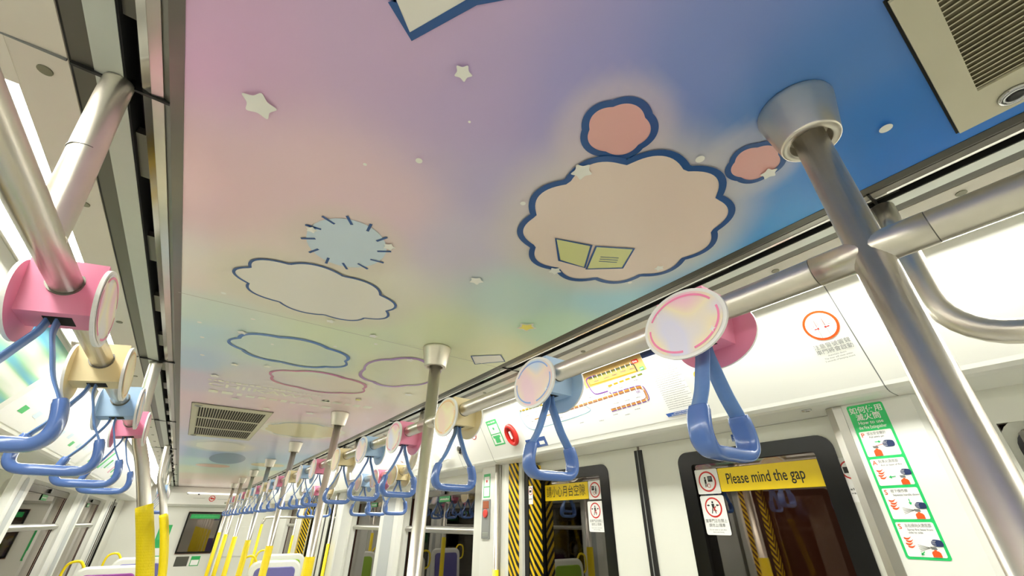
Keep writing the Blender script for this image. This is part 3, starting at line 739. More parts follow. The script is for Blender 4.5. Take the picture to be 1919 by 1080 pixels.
# left handrail on its bracket and leaning poles
b = MB(); b.tube([(XL, YN+.05, ZL), (XL, 3.76, ZL)], RL, 24); lr = b.build('handrail', M['steel'], None, (XL, 1, ZL)); tag(lr, 'thick stainless handrail in the near left corner carrying four straps', 'handrail')
b = MB(); b.tube(bend([(-.462, 1.13, .99), (-.452, 1.13, .90), (-.420, 1.13, .66), (XL, 1.13, .515)]), RL+.001, 24); b.build('bracket', M['steel'], lr)
b = MB(); b.tube([(-.4335, 1.13, .752), (-.4333, 1.13, .750)], RL+.0017, 24); b.build('bracket_seam', M['alu_dark'], lr)
b = MB(); b.tube([(XL, 10.0, ZL), (XL, 12.9, ZL)], R0, 20); lr2 = b.build('handrail', M['steel'], None, (XL, 11, ZL)); tag(lr2, 'far left stainless handrail between the leaning yellow poles', 'handrail')
for y in (10.0, 12.9):
    b = MB(); b.tube([(-.462, y, .99), (-.42, y, .515)], R0, 16); b.build('bracket', M['steel'], lr2)
def lean_pole(y, label):
    r = empty('leaning_pole', (-.0, y, FLOOR))
    P = bend([(-.462, y, .99), (-.43, y, .72), (-.39, y, .515), (-.30, y, .32), (-.205, y, .085), (-.07, y, -.28), (.06, y, -.75), (.14, y, -1.3), (.16, y, -2), (.16, y, FLOOR)])
    b = MB(); b.tube(P, R0, 24); b.build('tube', M['steel'], r)
    b = MB(); b.tube([p for p in P if -2.2 < p[2] < .10], R0+.008, 24); b.build('sleeve', M['sleeve'], r)
    tag(r, label, 'pole')
lean_pole(3.76, 'leaning stainless pole with textured yellow sleeve at the end of the near left handrail')
lean_pole(8.3, 'leaning pole with yellow sleeve farther down the left side')
lean_pole(9.4, 'leaning yellow pole just behind the other far left one')
# rails in front of the right hand windows
def wall_rail(y0, y1, label, ends=(True, True)):
    rr_ = .16
    def end(y, s_):
        P = [(1.73, y, .985), (1.722, y, .90), (1.706, y, .80), (1.692, y, .70), (1.684, y, ZW+rr_)]
        return P + [(XW+.004*(1-k/8), y + s_*rr_*(1-cos(pi/2*k/8)), ZW + rr_*(1-sin(pi/2*k/8))) for k in range(1, 9)]
    pts = end(y0, 1) + end(y1, -1)[::-1]
    b = MB(); b.tube(pts, R0*.95, 20); o = b.build('window_rail', M['steel'], None, (XW, (y0+y1)/2, ZW)); tag(o, label, 'handrail')
wall_rail(-2.4, .147, 'curved stainless rail dropping from the trim beside the near right pole')
wall_rail(4.0, 6.15, 'curved stainless rail carrying three straps before the right windows')
wall_rail(6.75, 9.1, 'curved stainless rail beyond the window column on the right')
# thin poles at the far doors
def thin_pole(x, y, zt, zy, label, hook=0.0, toph=.53):
    r = empty('thin_pole', (x, y, FLOOR))
    pts = [(x, y, FLOOR), (x, y, zt-.1)]
    if hook: pts = [(x, y, FLOOR), (x, y, -1), (x, y, zt-.18), (x+.03, y, zt-.06), (x+.12, y, zt), (x+hook, y, zt)]; pts = catmull(pts, 8, False)
    else: pts = [(x, y, FLOOR), (x, y, toph)]
    b = MB(); b.tube(pts, .024, 16); b.build('tube', M['steel'], r)
    b = MB(); b.tube([(x, y, -2.2), (x, y, zy)], .030, 16); b.build('sleeve', M['yellow'], r); tag(r, label, 'pole')
thin_pole(2.56, 3.86, .53, -.38, 'slim steel pole with a yellow lower sleeve on the intercom pillar')
thin_pole(2.55, 9.85, .53, -.37, 'slim yellow sleeved pole between the straps and the far right doors')
thin_pole(2.52, 13.3, .53, -.30, 'slim yellow sleeved pole left of the diagonal warning tape')
thin_pole(1.65, 12.6, .09, -.05, 'short yellow pole with a white bent top by the far right seats', hook=1.1)

# ================================================================== SIGNS ON THE RIGHT COVE
cu = Vector((0, -1, 0)); cw = Vector((-.25, 0, .43)).normalized()
def cove(side=1):
    if side > 0: return Decal((sx(1, 1.81), 0, .57), (0, -1, 0), (-.25, 0, .43))
    return Decal((sx(-1, 1.81), 0, .57), (0, 1, 0), (.25, 0, .43))
def done(d, name, label, cat, a, b_, group=None):
    o = d.build(name, None, None, tuple(d.o + d.u*a + d.w*b_)); tag(o, label, cat, group); return o
# door warning roundel
d = cove(); cx_, cy_ = -.605, .318
d.lay(0).slab(rrect(-.72, .10, -.53, .42, .01), M['white'], .001) if False else None
d.lay(1).disc(cx_, cy_, .074, M['orange']).lay(2).disc(cx_, cy_, .063, M['white']).lay(3)
for s_ in (-1, 1):
    d.stroke([(cx_+s_*.018, cy_+.058), (cx_+s_*.018, cy_-.058)], .0012, M['ink']); d.stroke(catmull([(cx_+s_*.028, cy_+.055), (cx_+s_*.028, cy_+.01), (cx_+s_*.036, cy_-.002), (cx_+s_*.06, cy_-.002)], 5, False), .0012, M['ink'])
    d.stroke([(cx_+s_*.045, cy_-.022), (cx_+s_*.062, cy_-.022)], .001, M['greyink'])
    for q in (0, .006): d.stroke([(cx_+s_*(.010+q), cy_+.030-k*.008 if k < 2 else cy_+.022-k*.008) for k in range(4)], .0012, M['orange'])
    d.pg([(cx_+s_*.022, cy_-.012), (cx_+s_*.012, cy_-.006), (cx_+s_*.012, cy_-.018)], M['red']).rect(cx_+s_*.022, cy_-.014, cx_+s_*.032, cy_-.010, M['red'])
d.text(cx_, .219, .026, '注意警號響聲', M['greyink'], 'CENTER').text(cx_, .192, .026, '車門將會啟動', M['greyink'], 'CENTER').text(cx_, .170, .011, 'Automatic doors', M['greyink'], 'CENTER').text(cx_, .157, .011, 'The door will close within', M['greyink'], 'CENTER').text(cx_, .144, .011, '2 seconds of beeping sound', M['greyink'], 'CENTER')
done(d, 'warning_sign', 'orange ringed round door warning printed on the white cove right of the pink strap', 'sign', cx_, cy_)
d = cove(); d.lay(1).disc(-1.307, .25, .026, M['signyel']).lay(2).ring(-1.307, .25, .018, .002, M['white']); done(d, 'round_sticker', 'small round yellow sticker behind the blue loop of the near pink strap', 'sticker', -1.307, .25)
# route map
d = cove(); d.lay(0).pg(rrect(-3.14, .022, -1.40, .492, .008), M['white'])
d.lay(1).rect(-2.185, .375, -1.615, .487, M['maptan']).rect(-2.185, .30, -1.66, .375, M['white'])
d.lay(1).rect(-1.612, .450, -1.41, .487, M['navy']).lay(2).rect(-1.50, .455, -1.475, .483, M['white']).scribble(-1.465, -1.415, .474, .014, M['white'], 2).scribble(-1.465, -1.415, .459, .008, M['white'], 5)
def seg(pts, w, m, gap=None, r=0):
    d.stroke(catmull(pts, 6, False) if r else pts, w, m)
d.lay(2)
seg([(-2.12, .437), (-1.74, .437)], .012, M['mapolive']); d.lay(3); seg([(-2.12, .443), (-1.74, .443)], .008, M['mapgrey']); d.lay(2)
seg([(-1.74, .44), (-1.70, .436), (-1.692, .415), (-1.692, .38)], .010, M['mapgrey'], r=1)
seg([(-2.05, .448), (-2.12, .446), (-2.15, .43), (-2.15, .38), (-2.14, .34), (-2.11, .315), (-2.0, .312)], .009, M['mappurple'], r=1)
seg([(-2.135, .39), (-1.70, .384)], .007, M['mapgold']); seg([(-2.135, .39), (-2.13, .415)], .006, M['mapgold'])
for a in range(6): seg([(-1.98+a*.055, .345+.002*a), (-1.94+a*.055, .346+.002*a)], .013, M['mapolive' if a > 3 else 'mapgold'])
seg([(-1.985, .303), (-1.975, .29), (-1.78, .290), (-1.72, .283), (-1.70, .26), (-1.70, .20), (-1.72, .178), (-1.80, .172), (-2.05, .166)], .006, M['mappurple'], r=1)
seg([(-2.9, .262), (-2.3, .272), (-1.78, .281), (-1.727, .274), (-1.709, .258), (-1.709, .205), (-1.727, .186), (-1.80, .180), (-2.05, .174)], .007, M['mapgold'], r=1)
seg([(-2.6, .256), (-2.3, .262), (-1.78, .272), (-1.733, .266), (-1.717, .252), (-1.717, .21), (-1.733, .194), (-1.80, .188), (-2.05, .182)], .006, M['mapbrown'], r=1)
seg([(-3.05, .371), (-2.35, .362)], .010, M['mapgold']); seg([(-3.05, .362), (-2.35, .353)], .006, M['mapolive'])
seg([(-3.03, .371), (-3.07, .33), (-3.05, .23), (-2.98, .18), (-2.90, .175)], .005, M['skyink'], r=1); seg([(-2.98, .176), (-2.30, .20), (-2.26, .25), (-2.28, .30)], .004, M['skyink'], r=1)
d.lay(4)
for k in range(9): d.rect(-2.08+k*.045, .425, -2.074+k*.045, .452, M['white'])
for k in range(14): d.rect(-3.02+k*.05, .345, -3.012+k*.05, .38, M['white'])
for k in range(18): d.rect(-2.6+k*.052, .25, -2.593+k*.052, .30, M['white'])
for k in range(8): d.rect(-2.0+k*.045, .16, -1.992+k*.045, .195, M['white'])
d.lay(3).pg(rrect(-1.700, .437, -1.648, .463, .004), M['red']).pg(rrect(-1.665, .380, -1.630, .402, .004), M['lgreen']).stroke(rrect(-1.775, .243, -1.745, .264, .003), .002, M['mappurple'], True)
d.lay(4).scribble(-1.692, -1.655, .45, .016, M['white'], 1).scribble(-1.66, -1.635, .391, .010, M['white'], 2).scribble(-1.772, -1.748, .254, .012, M['mappurple'], 3)
for k in range(26):
    y_ = .435 - k*.0138
    d.scribble(-1.60, -1.60 + .17 + .015*((k*7) % 3), y_, .0045, M['greyink'], 30+k)
for k, (a, b_) in enumerate([(-2.08,.408),(-1.98,.408),(-1.90,.410),(-1.82,.412),(-1.74,.41),(-2.1,.335),(-2.0,.335),(-1.85,.325),(-1.75,.33),(-2.4,.30),(-2.2,.305),(-2.05,.30),(-1.9,.31),(-2.0,.215),(-1.9,.215),(-1.8,.215),(-2.05,.14),(-1.95,.12),(-1.85,.14),(-2.7,.315),(-2.85,.32),(-3.0,.31),(-2.95,.25),(-2.6,.22),(-2.4,.14),(-2.7,.12),(-2.2,.12)]):
    d.scribble(a, a+.045, b_, .007, M['greyink'], 60+k)
d.pg([(-1.64, .066), (-1.41, .066), (-1.41, .043), (-1.63, .043)], M['sblue']).lay(5).scribble(-1.58, -1.43, .060, .006, M['white'], 8).scribble(-1.60, -1.43, .050, .006, M['white'], 11)
done(d, 'route_map', 'wide coloured route map of looping lines on the white cove behind the straps', 'map', -2.2, .25)
d = cove(); d.lay(0).slab([(-3.15, .02), (-2.87, .02), (-2.87, .105), (-3.15, .105)], M['sblue']).lay(1).rect(-2.97, .04, -2.90, .07, M['white']).scribble(-3.1, -3.0, .06, .014, M['white'], 4); done(d, 'line_label', 'small dark blue label under the left end of the route map', 'label', -3.0, .06)
# emergency ring
b = MB(); c0 = d.o + cu*(-3.30) + cw*.185; nn = cu.cross(cw)
prof = [(.082, .0), (.082, .018), (.072, .03), (.060, .030), (.056, .008), (.0, .006)]
b.use(M['red']); b.rings([[c0 + (cu*cos(2*pi*k/36) + cw*sin(2*pi*k/36)*1.28)*r + nn*h for k in range(36)] for r, h in prof[:-1]], True, True, True)
o = b.build('emergency_handle', None, None, tuple(c0)); tag(o, 'round red emergency handle housing on the cove left of the route map', 'emergency handle')
b = MB(); b.box(-Vector((.010, .010, .034)), Vector((.010, .010, .034)))
for v in b.bm.verts: q = v.co.copy(); v.co = c0 + cu*q.y + cw*q.z*1.1 + nn*(.018+q.x)
b.build('white_lever', M['white'], o, bevel=.006)
d = cove(); d.lay(0).pg([(-3.64, .115), (-3.455, .115), (-3.455, .372), (-3.64, .372)], M['lgreen']).lay(1).rect(-3.625, .235, -3.47, .325, M['white']).rect(-3.625, .13, -3.47, .225, M['white']).lay(2).scribble(-3.62, -3.48, .35, .018, M['white'], 4).pg([(-3.59, .14), (-3.51, .14), (-3.51, .19), (-3.49, .19), (-3.49, .215), (-3.61, .215), (-3.61, .19), (-3.59, .19)], M['lgreen']).disc(-3.55, .285, .014, M['lgreen'])
done(d, 'instruction_sticker', 'pale green instruction sticker beside the red emergency handle', 'sticker', -3.55, .24)
d = cove(); d.lay(1).disc(-3.95, .29, .06, M['red']).lay(2).disc(-3.95, .29, .052, M['white']).lay(3).disc(-3.95, .29, .022, M['ink'], ry=.014).stroke([(-3.99, .325), (-3.91, .255)], .006, M['red']); done(d, 'prohibition_sticker', 'small round red ringed sticker left of the pale green one on the cove', 'sticker', -3.95, .29)
d = cove(); d.lay(1).disc(-4.55, .31, .07, M['red']).lay(2).disc(-4.55, .31, .064, M['white']); done(d, 'prohibition_sticker', 'thin red circle sticker on the cove above the round lock', 'sticker', -4.55, .31)
b = MB(); c0 = d.o + cu*(-4.32) + cw*.165
b.use(M['lock']); b.rings([[c0 + (cu*cos(2*pi*k/28) + cw*sin(2*pi*k/28))*r + nn*h for k in range(28)] for r, h in ((.055, .0), (.055, .008), (.048, .014), (.040, .014), (.038, .006))], True, True, True)
o = b.build('panel_lock', None, None, tuple(c0)); tag(o, 'round chrome lock on the cove above the near windows', 'lock')
b = MB(); b.tube([c0 + nn*.010 + cu*.03 + cw*.03, c0 + nn*.010 - cu*.03 - cw*.03], .008, 10); b.build('key_slot', M['ink'], o)
b = MB(); c0 = d.o + cu*(-4.72) + cw*.10
b.tube([c0 - cu*.10 + cw*.10 + nn*.01, c0 - cu*.03 + cw*.0 + nn*.03, c0 + cu*.14 + cw*.01 + nn*.02], .014, 12); o = b.build('hook_bracket', M['shell'], None, tuple(c0)); tag(o, 'small cream bent bracket on the cove below the yellow strap', 'bracket')
d = cove(); d.lay(0).pg(rrect(-6.6, .06, -5.0, .42, .01), M['white']).lay(1).pg([(-5.55, .42), (-5.0, .42), (-5.0, .36), (-5.3, .33)], M['p_pale'])
rnd = random.Random(12)
for k in range(26):
    a, b_ = -6.45+rnd.random()*1.2, .10+rnd.random()*.27
    d.lay(2).stroke(catmull([(a, b_), (a+.03, b_+.02), (a+.06, b_-.01), (a+.08, b_+.015)], 4, False), .005, M[rnd.choice(['p_pink', 'p_salmon', 'p_pink', 'greyink'])])
d.lay(1).pg([(-5.5, .10), (-5.15, .20), (-5.15, .06), (-5.5, .06)], M['p_line1']); done(d, 'poster_panel', 'white poster panel with pink squiggles on the cove beyond the lock', 'poster', -5.8, .25)
# lock on the cornice underside
b = MB(); c0 = Vector((2.557, .887, ZC))
b.rings([[(c0.x + r*cos(2*pi*k/28), c0.y + r*1.5*sin(2*pi*k/28), c0.z - h) for k in range(28)] for r, h in ((.016, 0), (.016, .006), (.013, .009), (.010, .009), (.008, .004))], True, True, True)
o = b.build('panel_lock', M['lock'], None, tuple(c0)); tag(o, 'small oval chrome lock under the cornice above the near right door', 'lock')

# ================================================================== STICKERS ON THE DOOR AND PILLARS
def wd_(u=UW-.004): return Decal(*wallframe(1, u, 0, 0))
def prohib(d, x, y, r, L=1, man=True):
    d.lay(L).disc(x, y, r, M['red']).lay(L+1).disc(x, y, r*.84, M['white']).lay(L+2)
    return d
def gap_icon(d, x, y, r, flip=1):
    prohib(d, x, y, r)
    d.disc(x-flip*.2*r, y+.35*r, .1*r, M['ink'], n=14).pg([(x-flip*.32*r, y+.22*r), (x-flip*.08*r, y+.22*r), (x-flip*.1*r, y-.2*r), (x-flip*.3*r, y-.2*r)], M['ink']).rect(x-flip*.30*r, y-.55*r, x-flip*.22*r, y-.2*r, M['ink']).rect(x-flip*.16*r, y-.5*r, x-flip*.08*r, y-.2*r, M['ink'])
    x0_, x1_ = sorted((x+flip*.1*r, x+flip*.62*r)); d.rect(x0_, y-.05*r, x1_, y+.5*r, M['ink']); d.lay(4).rect(x0_+.06*r, y+.15*r, x1_-.1*r, y+.42*r, M['greyink']); d.lay(3).ring(x+flip*.12*r, y-.42*r, .18*r, .05*r, M['red'])
def close_icon(d, x, y, r):
    prohib(d, x, y, r)
    d.disc(x, y+.5*r, .11*r, M['ink'], n=14).pg([(x-.17*r, y+.35*r), (x+.17*r, y+.35*r), (x+.12*r, y-.1*r), (x-.12*r, y-.1*r)], M['ink']).stroke([(x-.1*r, y-.1*r), (x-.25*r, y-.6*r)], .1*r, M['ink']).stroke([(x+.08*r, y-.1*r), (x+.22*r, y-.6*r)], .1*r, M['ink'])
    for s_ in (-1, 1): d.pg([(x+s_*.35*r, y+.2*r), (x+s_*.55*r, y+.32*r), (x+s_*.55*r, y+.08*r)], M['ink']).rect(min(x+s_*.5*r, x+s_*.72*r), y+.15*r, max(x+s_*.5*r, x+s_*.72*r), y+.25*r, M['ink'])
    d.lay(4).stroke([(x-.02*r, y-.35*r), (x+.3*r, y+.1*r)], .09*r, M['red']).stroke([(x, y-.05*r), (x+.35*r, y-.4*r)], .09*r, M['red'])
gu = UW + .012
d = wd_(gu); d.lay(0).slab(rrect(-1.602, .180, -.998, .318, .008), M['signyel']).lay(1).text(-1.555, .250, .088, 'Please mind the gap', M['ink'], sx=.665, bold=.008)
done(d, 'warning_sticker', 'yellow Please mind the gap sticker on the near right door window', 'sticker', -1.3, .25)
d = wd_(gu); d.lay(0).slab(rrect(-1.768, .172, -1.606, .320, .008), M['white']); gap_icon(d, -1.687, .246, .062, 1)
done(d, 'prohibition_sticker', 'white square gap pictogram sticker left of the yellow English warning', 'sticker', -1.69, .25)
def close_sticker(x0, x1, label):
    d = wd_(gu); d.lay(0).slab(rrect(x0, -.060, x1, .162, .012), M['white']); xm = (x0+x1)/2; close_icon(d, xm, .094, .058)
    d.lay(1).text(xm, .017, .021, '當車門正在關上', M['greyink'], 'CENTER').text(xm, -.008, .021, '請勿上/落車', M['greyink'], 'CENTER').text(xm, -.031, .0105, 'Do not enter or exit when', M['greyink'], 'CENTER').text(xm, -.044, .0105, 'doors are closing', M['greyink'], 'CENTER')
    done(d, 'prohibition_sticker', label, 'sticker', xm, .05)
close_sticker(-1.765, -1.600, 'white closing door pictogram sticker below the yellow English warning')
d = wd_(gu); d.lay(0).slab(rrect(-3.385, .182, -2.805, .316, .006), M['signyel']).lay(1).text(-3.10, .248, .098, '請小心月台空隙', M['ink'], 'CENTER', sx=.76)
done(d, 'warning_sticker', 'yellow sticker lettered in Chinese on the far leaf of the near right door', 'sticker', -3.1, .25)
d = wd_(gu); d.lay(0).slab(rrect(-2.80, .176, -2.648, .318, .008), M['white']); gap_icon(d, -2.724, .247, .060, -1)
done(d, 'prohibition_sticker', 'white square gap pictogram sticker right of the yellow Chinese warning', 'sticker', -2.72, .25)
close_sticker(-2.826, -2.652, 'white closing door pictogram sticker below the yellow Chinese warning')
d = Decal(*wallframe(1, UW+.002, 0, 0)); d.lay(1).rect(-1.447, .467, -1.393, .509, M['sblue']).lay(2).ring(-1.42, .488, .012, .003, M['white'], ry=.008).scribble(-1.443, -1.397, .475, .005, M['white'], 3)
done(d, 'line_label', 'tiny blue label above the near right door window', 'label', -1.42, .488)
d = Decal(*wallframe(1, UW+.002, 0, 0)); d.lay(1).rect(-.90, .10, -.83, .31, M['white']); prohib(d, -.865, .25, .045, 2); d.lay(4).rect(-.895, .235, -.84, .265, M['ink']).lay(2).scribble(-.895, -.84, .16, .012, M['greyink'], 2).scribble(-.895, -.84, .14, .008, M['greyink'], 4)
done(d, 'prohibition_sticker', 'narrow red ringed sticker half hidden behind the extinguisher pillar', 'sticker', -.865, .22)
# tape sticker on inner jamb of the far side
d = Decal(*wallframe(1, 2.018, 0, 0)); 
d = Decal((sx(1, 2.058), 0, 0), (0, -1, 0), (0, 0, 1)); d.lay(1).rect(-3.498, .155, -3.431, .312, M['white']); prohib(d, -3.465, .265, .032, 2); d.lay(4).rect(-3.485, .256, -3.45, .274, M['ink']).scribble(-3.49, -3.44, .20, .012, M['greyink'], 2)
done(d, 'prohibition_sticker', 'narrow white sticker with red ring on the inner warning tape', 'sticker', -3.465, .23)
# extinguisher notice
d = Decal(*wallframe(1, 1.97, 0, 0)); X0, X1, ZT, H = -.724, -.576, .519, .645; Wd = X1-X0
def zz(f): return ZT - H*f
d.lay(0).slab(rrect(X0, zz(1), X1, zz(0), .010), M['green'])
d.lay(1).text((X0+X1)/2, zz(.042), .034, '如何使用', M['white'], 'CENTER', bold=.012).text((X0+X1)/2, zz(.094), .034, '滅火筒', M['white'], 'CENTER', bold=.012).text((X0+X1)/2, zz(.134), .021, 'How to use', M['white'], 'CENTER', bold=.01).text((X0+X1)/2, zz(.168), .021, 'the Fire Extinguisher', M['white'], 'CENTER', sx=.62, bold=.01)
def fist(x, y, s_):
    d.lay(3).pg(catmull([(x-.3*s_, y+.35*s_), (x+.1*s_, y+.55*s_), (x+1.1*s_, y+.35*s_), (x+1.1*s_, y-.5*s_), (x+.2*s_, y-.6*s_), (x-.35*s_, y-.45*s_), (x-.5*s_, y)], 5), M['navy'])
    d.lay(4)
    for k in range(3): d.stroke([(x-.4*s_, y+(.12-.24*k)*s_), (x+.12*s_, y+(.10-.24*k)*s_)], .05*s_, M['white'])
    d.stroke([(x-.3*s_, y+.3*s_), (x+.25*s_, y+.3*s_)], .05*s_, M['white'])
def bottle(x, y, s_, floor_):
    d.lay(2).pg([(x-.42*s_, floor_), (x+.42*s_, floor_), (x+.42*s_, y), (x+.3*s_, y+.16*s_), (x+.12*s_, y+.22*s_), (x+.12*s_, y+.32*s_), (x-.12*s_, y+.32*s_), (x-.12*s_, y+.22*s_), (x-.3*s_, y+.16*s_), (x-.42*s_, y)], M['orange'])
    d.pg([(x-.3*s_, y+.38*s_), (x+.25*s_, y+.34*s_), (x+.2*s_, y+.62*s_), (x-.35*s_, y+.66*s_)], M['greyink'])
def flames(x, y, s_):
    for k in range(4):
        xx, yy = x + .12*s_*(k % 2), y - k*.3*s_
        d.lay(2).pg(catmull([(xx-.35*s_, yy+.05*s_), (xx-.3*s_, yy-.15*s_), (xx+.05*s_, yy-.2*s_), (xx+.4*s_, yy+.12*s_), (xx+.15*s_, yy+.0*s_), (xx-.1*s_, yy-.02*s_)], 4), M['orange'])
for k, (f0, f1, L_, zh, en) in enumerate([(.195, .370, 'P', '拔出安全鎖針', ['Pull safety pin']), (.388, .562, 'A', '對準火源底部', ['Aim at base of fire']), (.580, .770, 'S', '按下操作桿', ['Squeeze handle down']), (.788, .985, 'S', '左右掃向火源底部', ['Spray fire base from', 'side to side'])]):
    a0, a1 = X0+.010, X1-.010; t0, t1 = zz(f0), zz(f1); d.lay(1).pg(rrect(a0, t1, a1, t0, .006), M['white'])
    d.lay(2).text(a0+.006, t0-.017, .027, L_, M['orange'], bold=.01).text(a0+.030, t0-.013, .0155, zh, M['greyink'], sx=.80 if k < 3 else .72)
    for j, e in enumerate(en): d.text(a0+.034, t0-.028-.011*j, .0105, e, M['greyink'], bold=.01)
    h = t0-t1
    if k == 0:
        bottle(a0+.045, t1+.022, .036, t1+.001); fist(a0+.088, t1+.052, .026); d.lay(3).stroke([(a0+.045, t1+.045), (a0+.075, t1+.050)], .002, M['red']).stroke([(a0+.048, t1+.062), (a0+.066, t1+.062)], .003, M['green']).pg([(a0+.072, t1+.062), (a0+.062, t1+.068), (a0+.062, t1+.056)], M['green'])
    else:
        flames(a0+.022, t1+h-.048 - (.010 if k == 3 else 0), .034); bottle(a0+.098, t1+.016, .034, t1+.001); fist(a0+.106, t1+.052, .022)
        if k == 1: d.lay(3).stroke([(a0+.052, t1+.034), (a0+.072, t1+.036)], .003, M['green']).pg([(a0+.046, t1+.033), (a0+.056, t1+.041), (a0+.056, t1+.027)], M['green'])
        if k == 2: d.lay(3).stroke([(a0+.083, t1+.078), (a0+.083, t1+.062)], .003, M['green']).pg([(a0+.083, t1+.054), (a0+.077, t1+.064), (a0+.089, t1+.064)], M['green'])
        if k == 3: d.lay(3).stroke([(a0+.062, t1+.020), (a0+.050, t1+.010)], .003, M['green']).pg([(a0+.046, t1+.006), (a0+.058, t1+.008), (a0+.050, t1+.017)], M['green'])
        if k > 1:
            for q in (-2, -1, 0, 1, 2): d.lay(2).stroke([(a0+.088, t1+.034), (a0+.048, t1+.032+q*.006)], .0012, M['greyink'])
done(d, 'extinguisher_notice', 'tall green notice on how to use the fire extinguisher, on the near right pillar', 'notice', -.65, .2)
# far pillar: green sticker and intercom
d = Decal(*wallframe(1, 1.97, 0, 0)); d.lay(0).slab([(-4.185, .232), (-4.055, .232), (-4.055, .462), (-4.185, .462)], M['lgreen']).lay(1).rect(-4.172, .34, -4.068, .435, M['white']).rect(-4.172, .245, -4.068, .33, M['white']).lay(2).disc(-4.12, .39, .014, M['red'])
done(d, 'instruction_sticker', 'narrow pale green sticker above the intercom on the far door pillar', 'sticker', -4.12, .35)
fr = Decal(*wallframe(1, 1.97, 0, 0)); it = empty('intercom', (sx(1, 1.97), 4.11, .04))
b = MB(); b.box(fr.o+fr.u*(-4.185)+fr.w*(-.14)+fr.n*.0, fr.o+fr.u*(-4.035)+fr.w*.215+fr.n*.012); b.build('face_plate', M['sgrey'], it, bevel=.003)
b = MB(); c0 = fr.o+fr.u*(-4.11)+fr.w*.085
b.rings([[c0 + (fr.u*cos(2*pi*k/24)+fr.w*sin(2*pi*k/24))*r + fr.n*h for k in range(24)] for r, h in ((.04, .012), (.04, .022), (.034, .026), (.0, .026))][:3], True, True, True); b.build('call_button', M['lred'], it)
b = MB(); b.box(fr.o+fr.u*(-4.165)+fr.w*(.13)+fr.n*.012, fr.o+fr.u*(-4.055)+fr.w*.20+fr.n*.015); b.build('speaker_grille', M['mapbrown'], it)
b = MB()
for k in range(5): b.box(fr.o+fr.u*(-4.165)+fr.w*(-.12+.008*k)+fr.n*.012, fr.o+fr.u*(-4.055)+fr.w*(-.116+.008*k)+fr.n*.014)
b.build('lower_grille', M['alu_light'], it); tag(it, 'grey intercom panel with red call button on the far pillar of the near right doors', 'intercom')

# ================================================================== VENTS
def vent(x0, x1, y0, y1, ix0, ix1, iy0, iy1, bars, ns, label, lockp, fill=.18, back='ventin'):
    r = empty('ceiling_vent', ((x0+x1)/2, (y0+y1)/2, 1.0))
    b = MB(); zb = .988
    for a, c_, e, f in ((x0, ix0, y0, y1), (ix1, x1, y0, y1), (ix0, ix1, y0, iy0), (ix0, ix1, iy1, y1)):
        if c_ > a and f > e: b.box((a, e, zb), (c_, f, .9995))
    for q in bars: b.box((ix0, q-.025, zb), (ix1, q+.025, .9995))
    b.build('frame', M['vent'], r)
    b = MB(); g = .006; b.box((x0-g, y0-g, .9965), (x1+g, y1+g, .9995)); b.build('black_frame_line', M['darkgap'], r)  # thin black line bordering the vent frame
    b = MB(); n = ns
    for k in range(n):
        xc = ix0 + (ix1-ix0)*(k+.5)/n; h = (ix1-ix0)/n
        b.poly([(xc-h*.42, iy0, .9895), (xc+h*fill, iy0, .9955), (xc+h*fill, iy1, .9955), (xc-h*.42, iy1, .9895)])
        b.poly([(xc-h*.42, iy0, .9895), (xc-h*.42, iy1, .9895), (xc-h*.25, iy1, .9890), (xc-h*.25, iy0, .9890)])
    b.build('louvre', M['vent'], r)
    b = MB(); b.box((ix0, iy0, .9958), (ix1, iy1, .9963)); b.build('backing', M[back], r)
    for (lx, ly) in lockp:
        b = MB(); b.lathe([(.034, -.001), (.032, -.008), (.022, -.010), (.021, -.006)], (lx, ly, zb), 28); l_ = b.build('lock', M['lock'], r)
        b = MB(); b.lathe([(.019, -.0065), (.012, -.009)], (lx, ly, zb), 20); b.build('lock_core', M['ink'], l_)
    tag(r, label, 'vent')
vent(.935, 1.523, -1.9, -.102, 1.0, 1.38, -1.8, -.164, [], 22, 'large cream return air grille cut by the top right photo corner', [(1.468, -.219)])
vent(-.225, .478, 5.02, 7.08, -.175, .43, 5.15, 6.95, [5.72, 6.36], 26, 'cream louvred ceiling vent with two cross bars beyond the printed lettering', [(-.17, 5.09), (-.17, 7.0)], -.12, 'ventdark')

# ================================================================== LEFT COVE PICTURE PANEL
def ray_mat():
    m = bpy.data.materials.new('pastel_ray_print'); m.use_nodes = True; nt = m.node_tree; b = nt.nodes['Principled BSDF']; b.inputs['Roughness'].default_value = .25
    tc = nt.nodes.new('ShaderNodeTexCoord'); mp = nt.nodes.new('ShaderNodeMapping'); mp.inputs['Rotation'].default_value = (radians(-28), 0, 0); mp.inputs['Scale'].default_value = (1, .35, 5.5)
    wv = nt.nodes.new('ShaderNodeTexNoise'); wv.inputs['Scale'].default_value = 3.2; wv.inputs['Detail'].default_value = 1.5
    cr = nt.nodes.new('ShaderNodeValToRGB'); e = cr.color_ramp.elements; e[0].position = .30; e[0].color = (*lin((40, 120, 180)), 1); e[1].position = .62; e[1].color = (*lin((246, 246, 240)), 1)
    for p_, c_ in ((.40, (110, 184, 200)), (.47, (160, 214, 176)), (.53, (222, 236, 214))): q = cr.color_ramp.elements.new(p_); q.color = (*lin(c_), 1)
    nt.links.new(tc.outputs['Object'], mp.inputs[0]); nt.links.new(mp.outputs[0], wv.inputs['Vector']); nt.links.new(wv.outputs['Fac'], cr.inputs[0]); nt.links.new(cr.outputs[0], b.inputs['Base Color']); return m
M['rays'] = ray_mat()
d = cove(-1); d.lay(0).slab([(2.75, .01), (4.0, .01), (4.0, .478), (2.75, .478)], M['rays'])
done(d, 'poster_panel', 'white poster with pale blue and mint rays on the left cove behind the grips', 'poster', 3.3, .24)
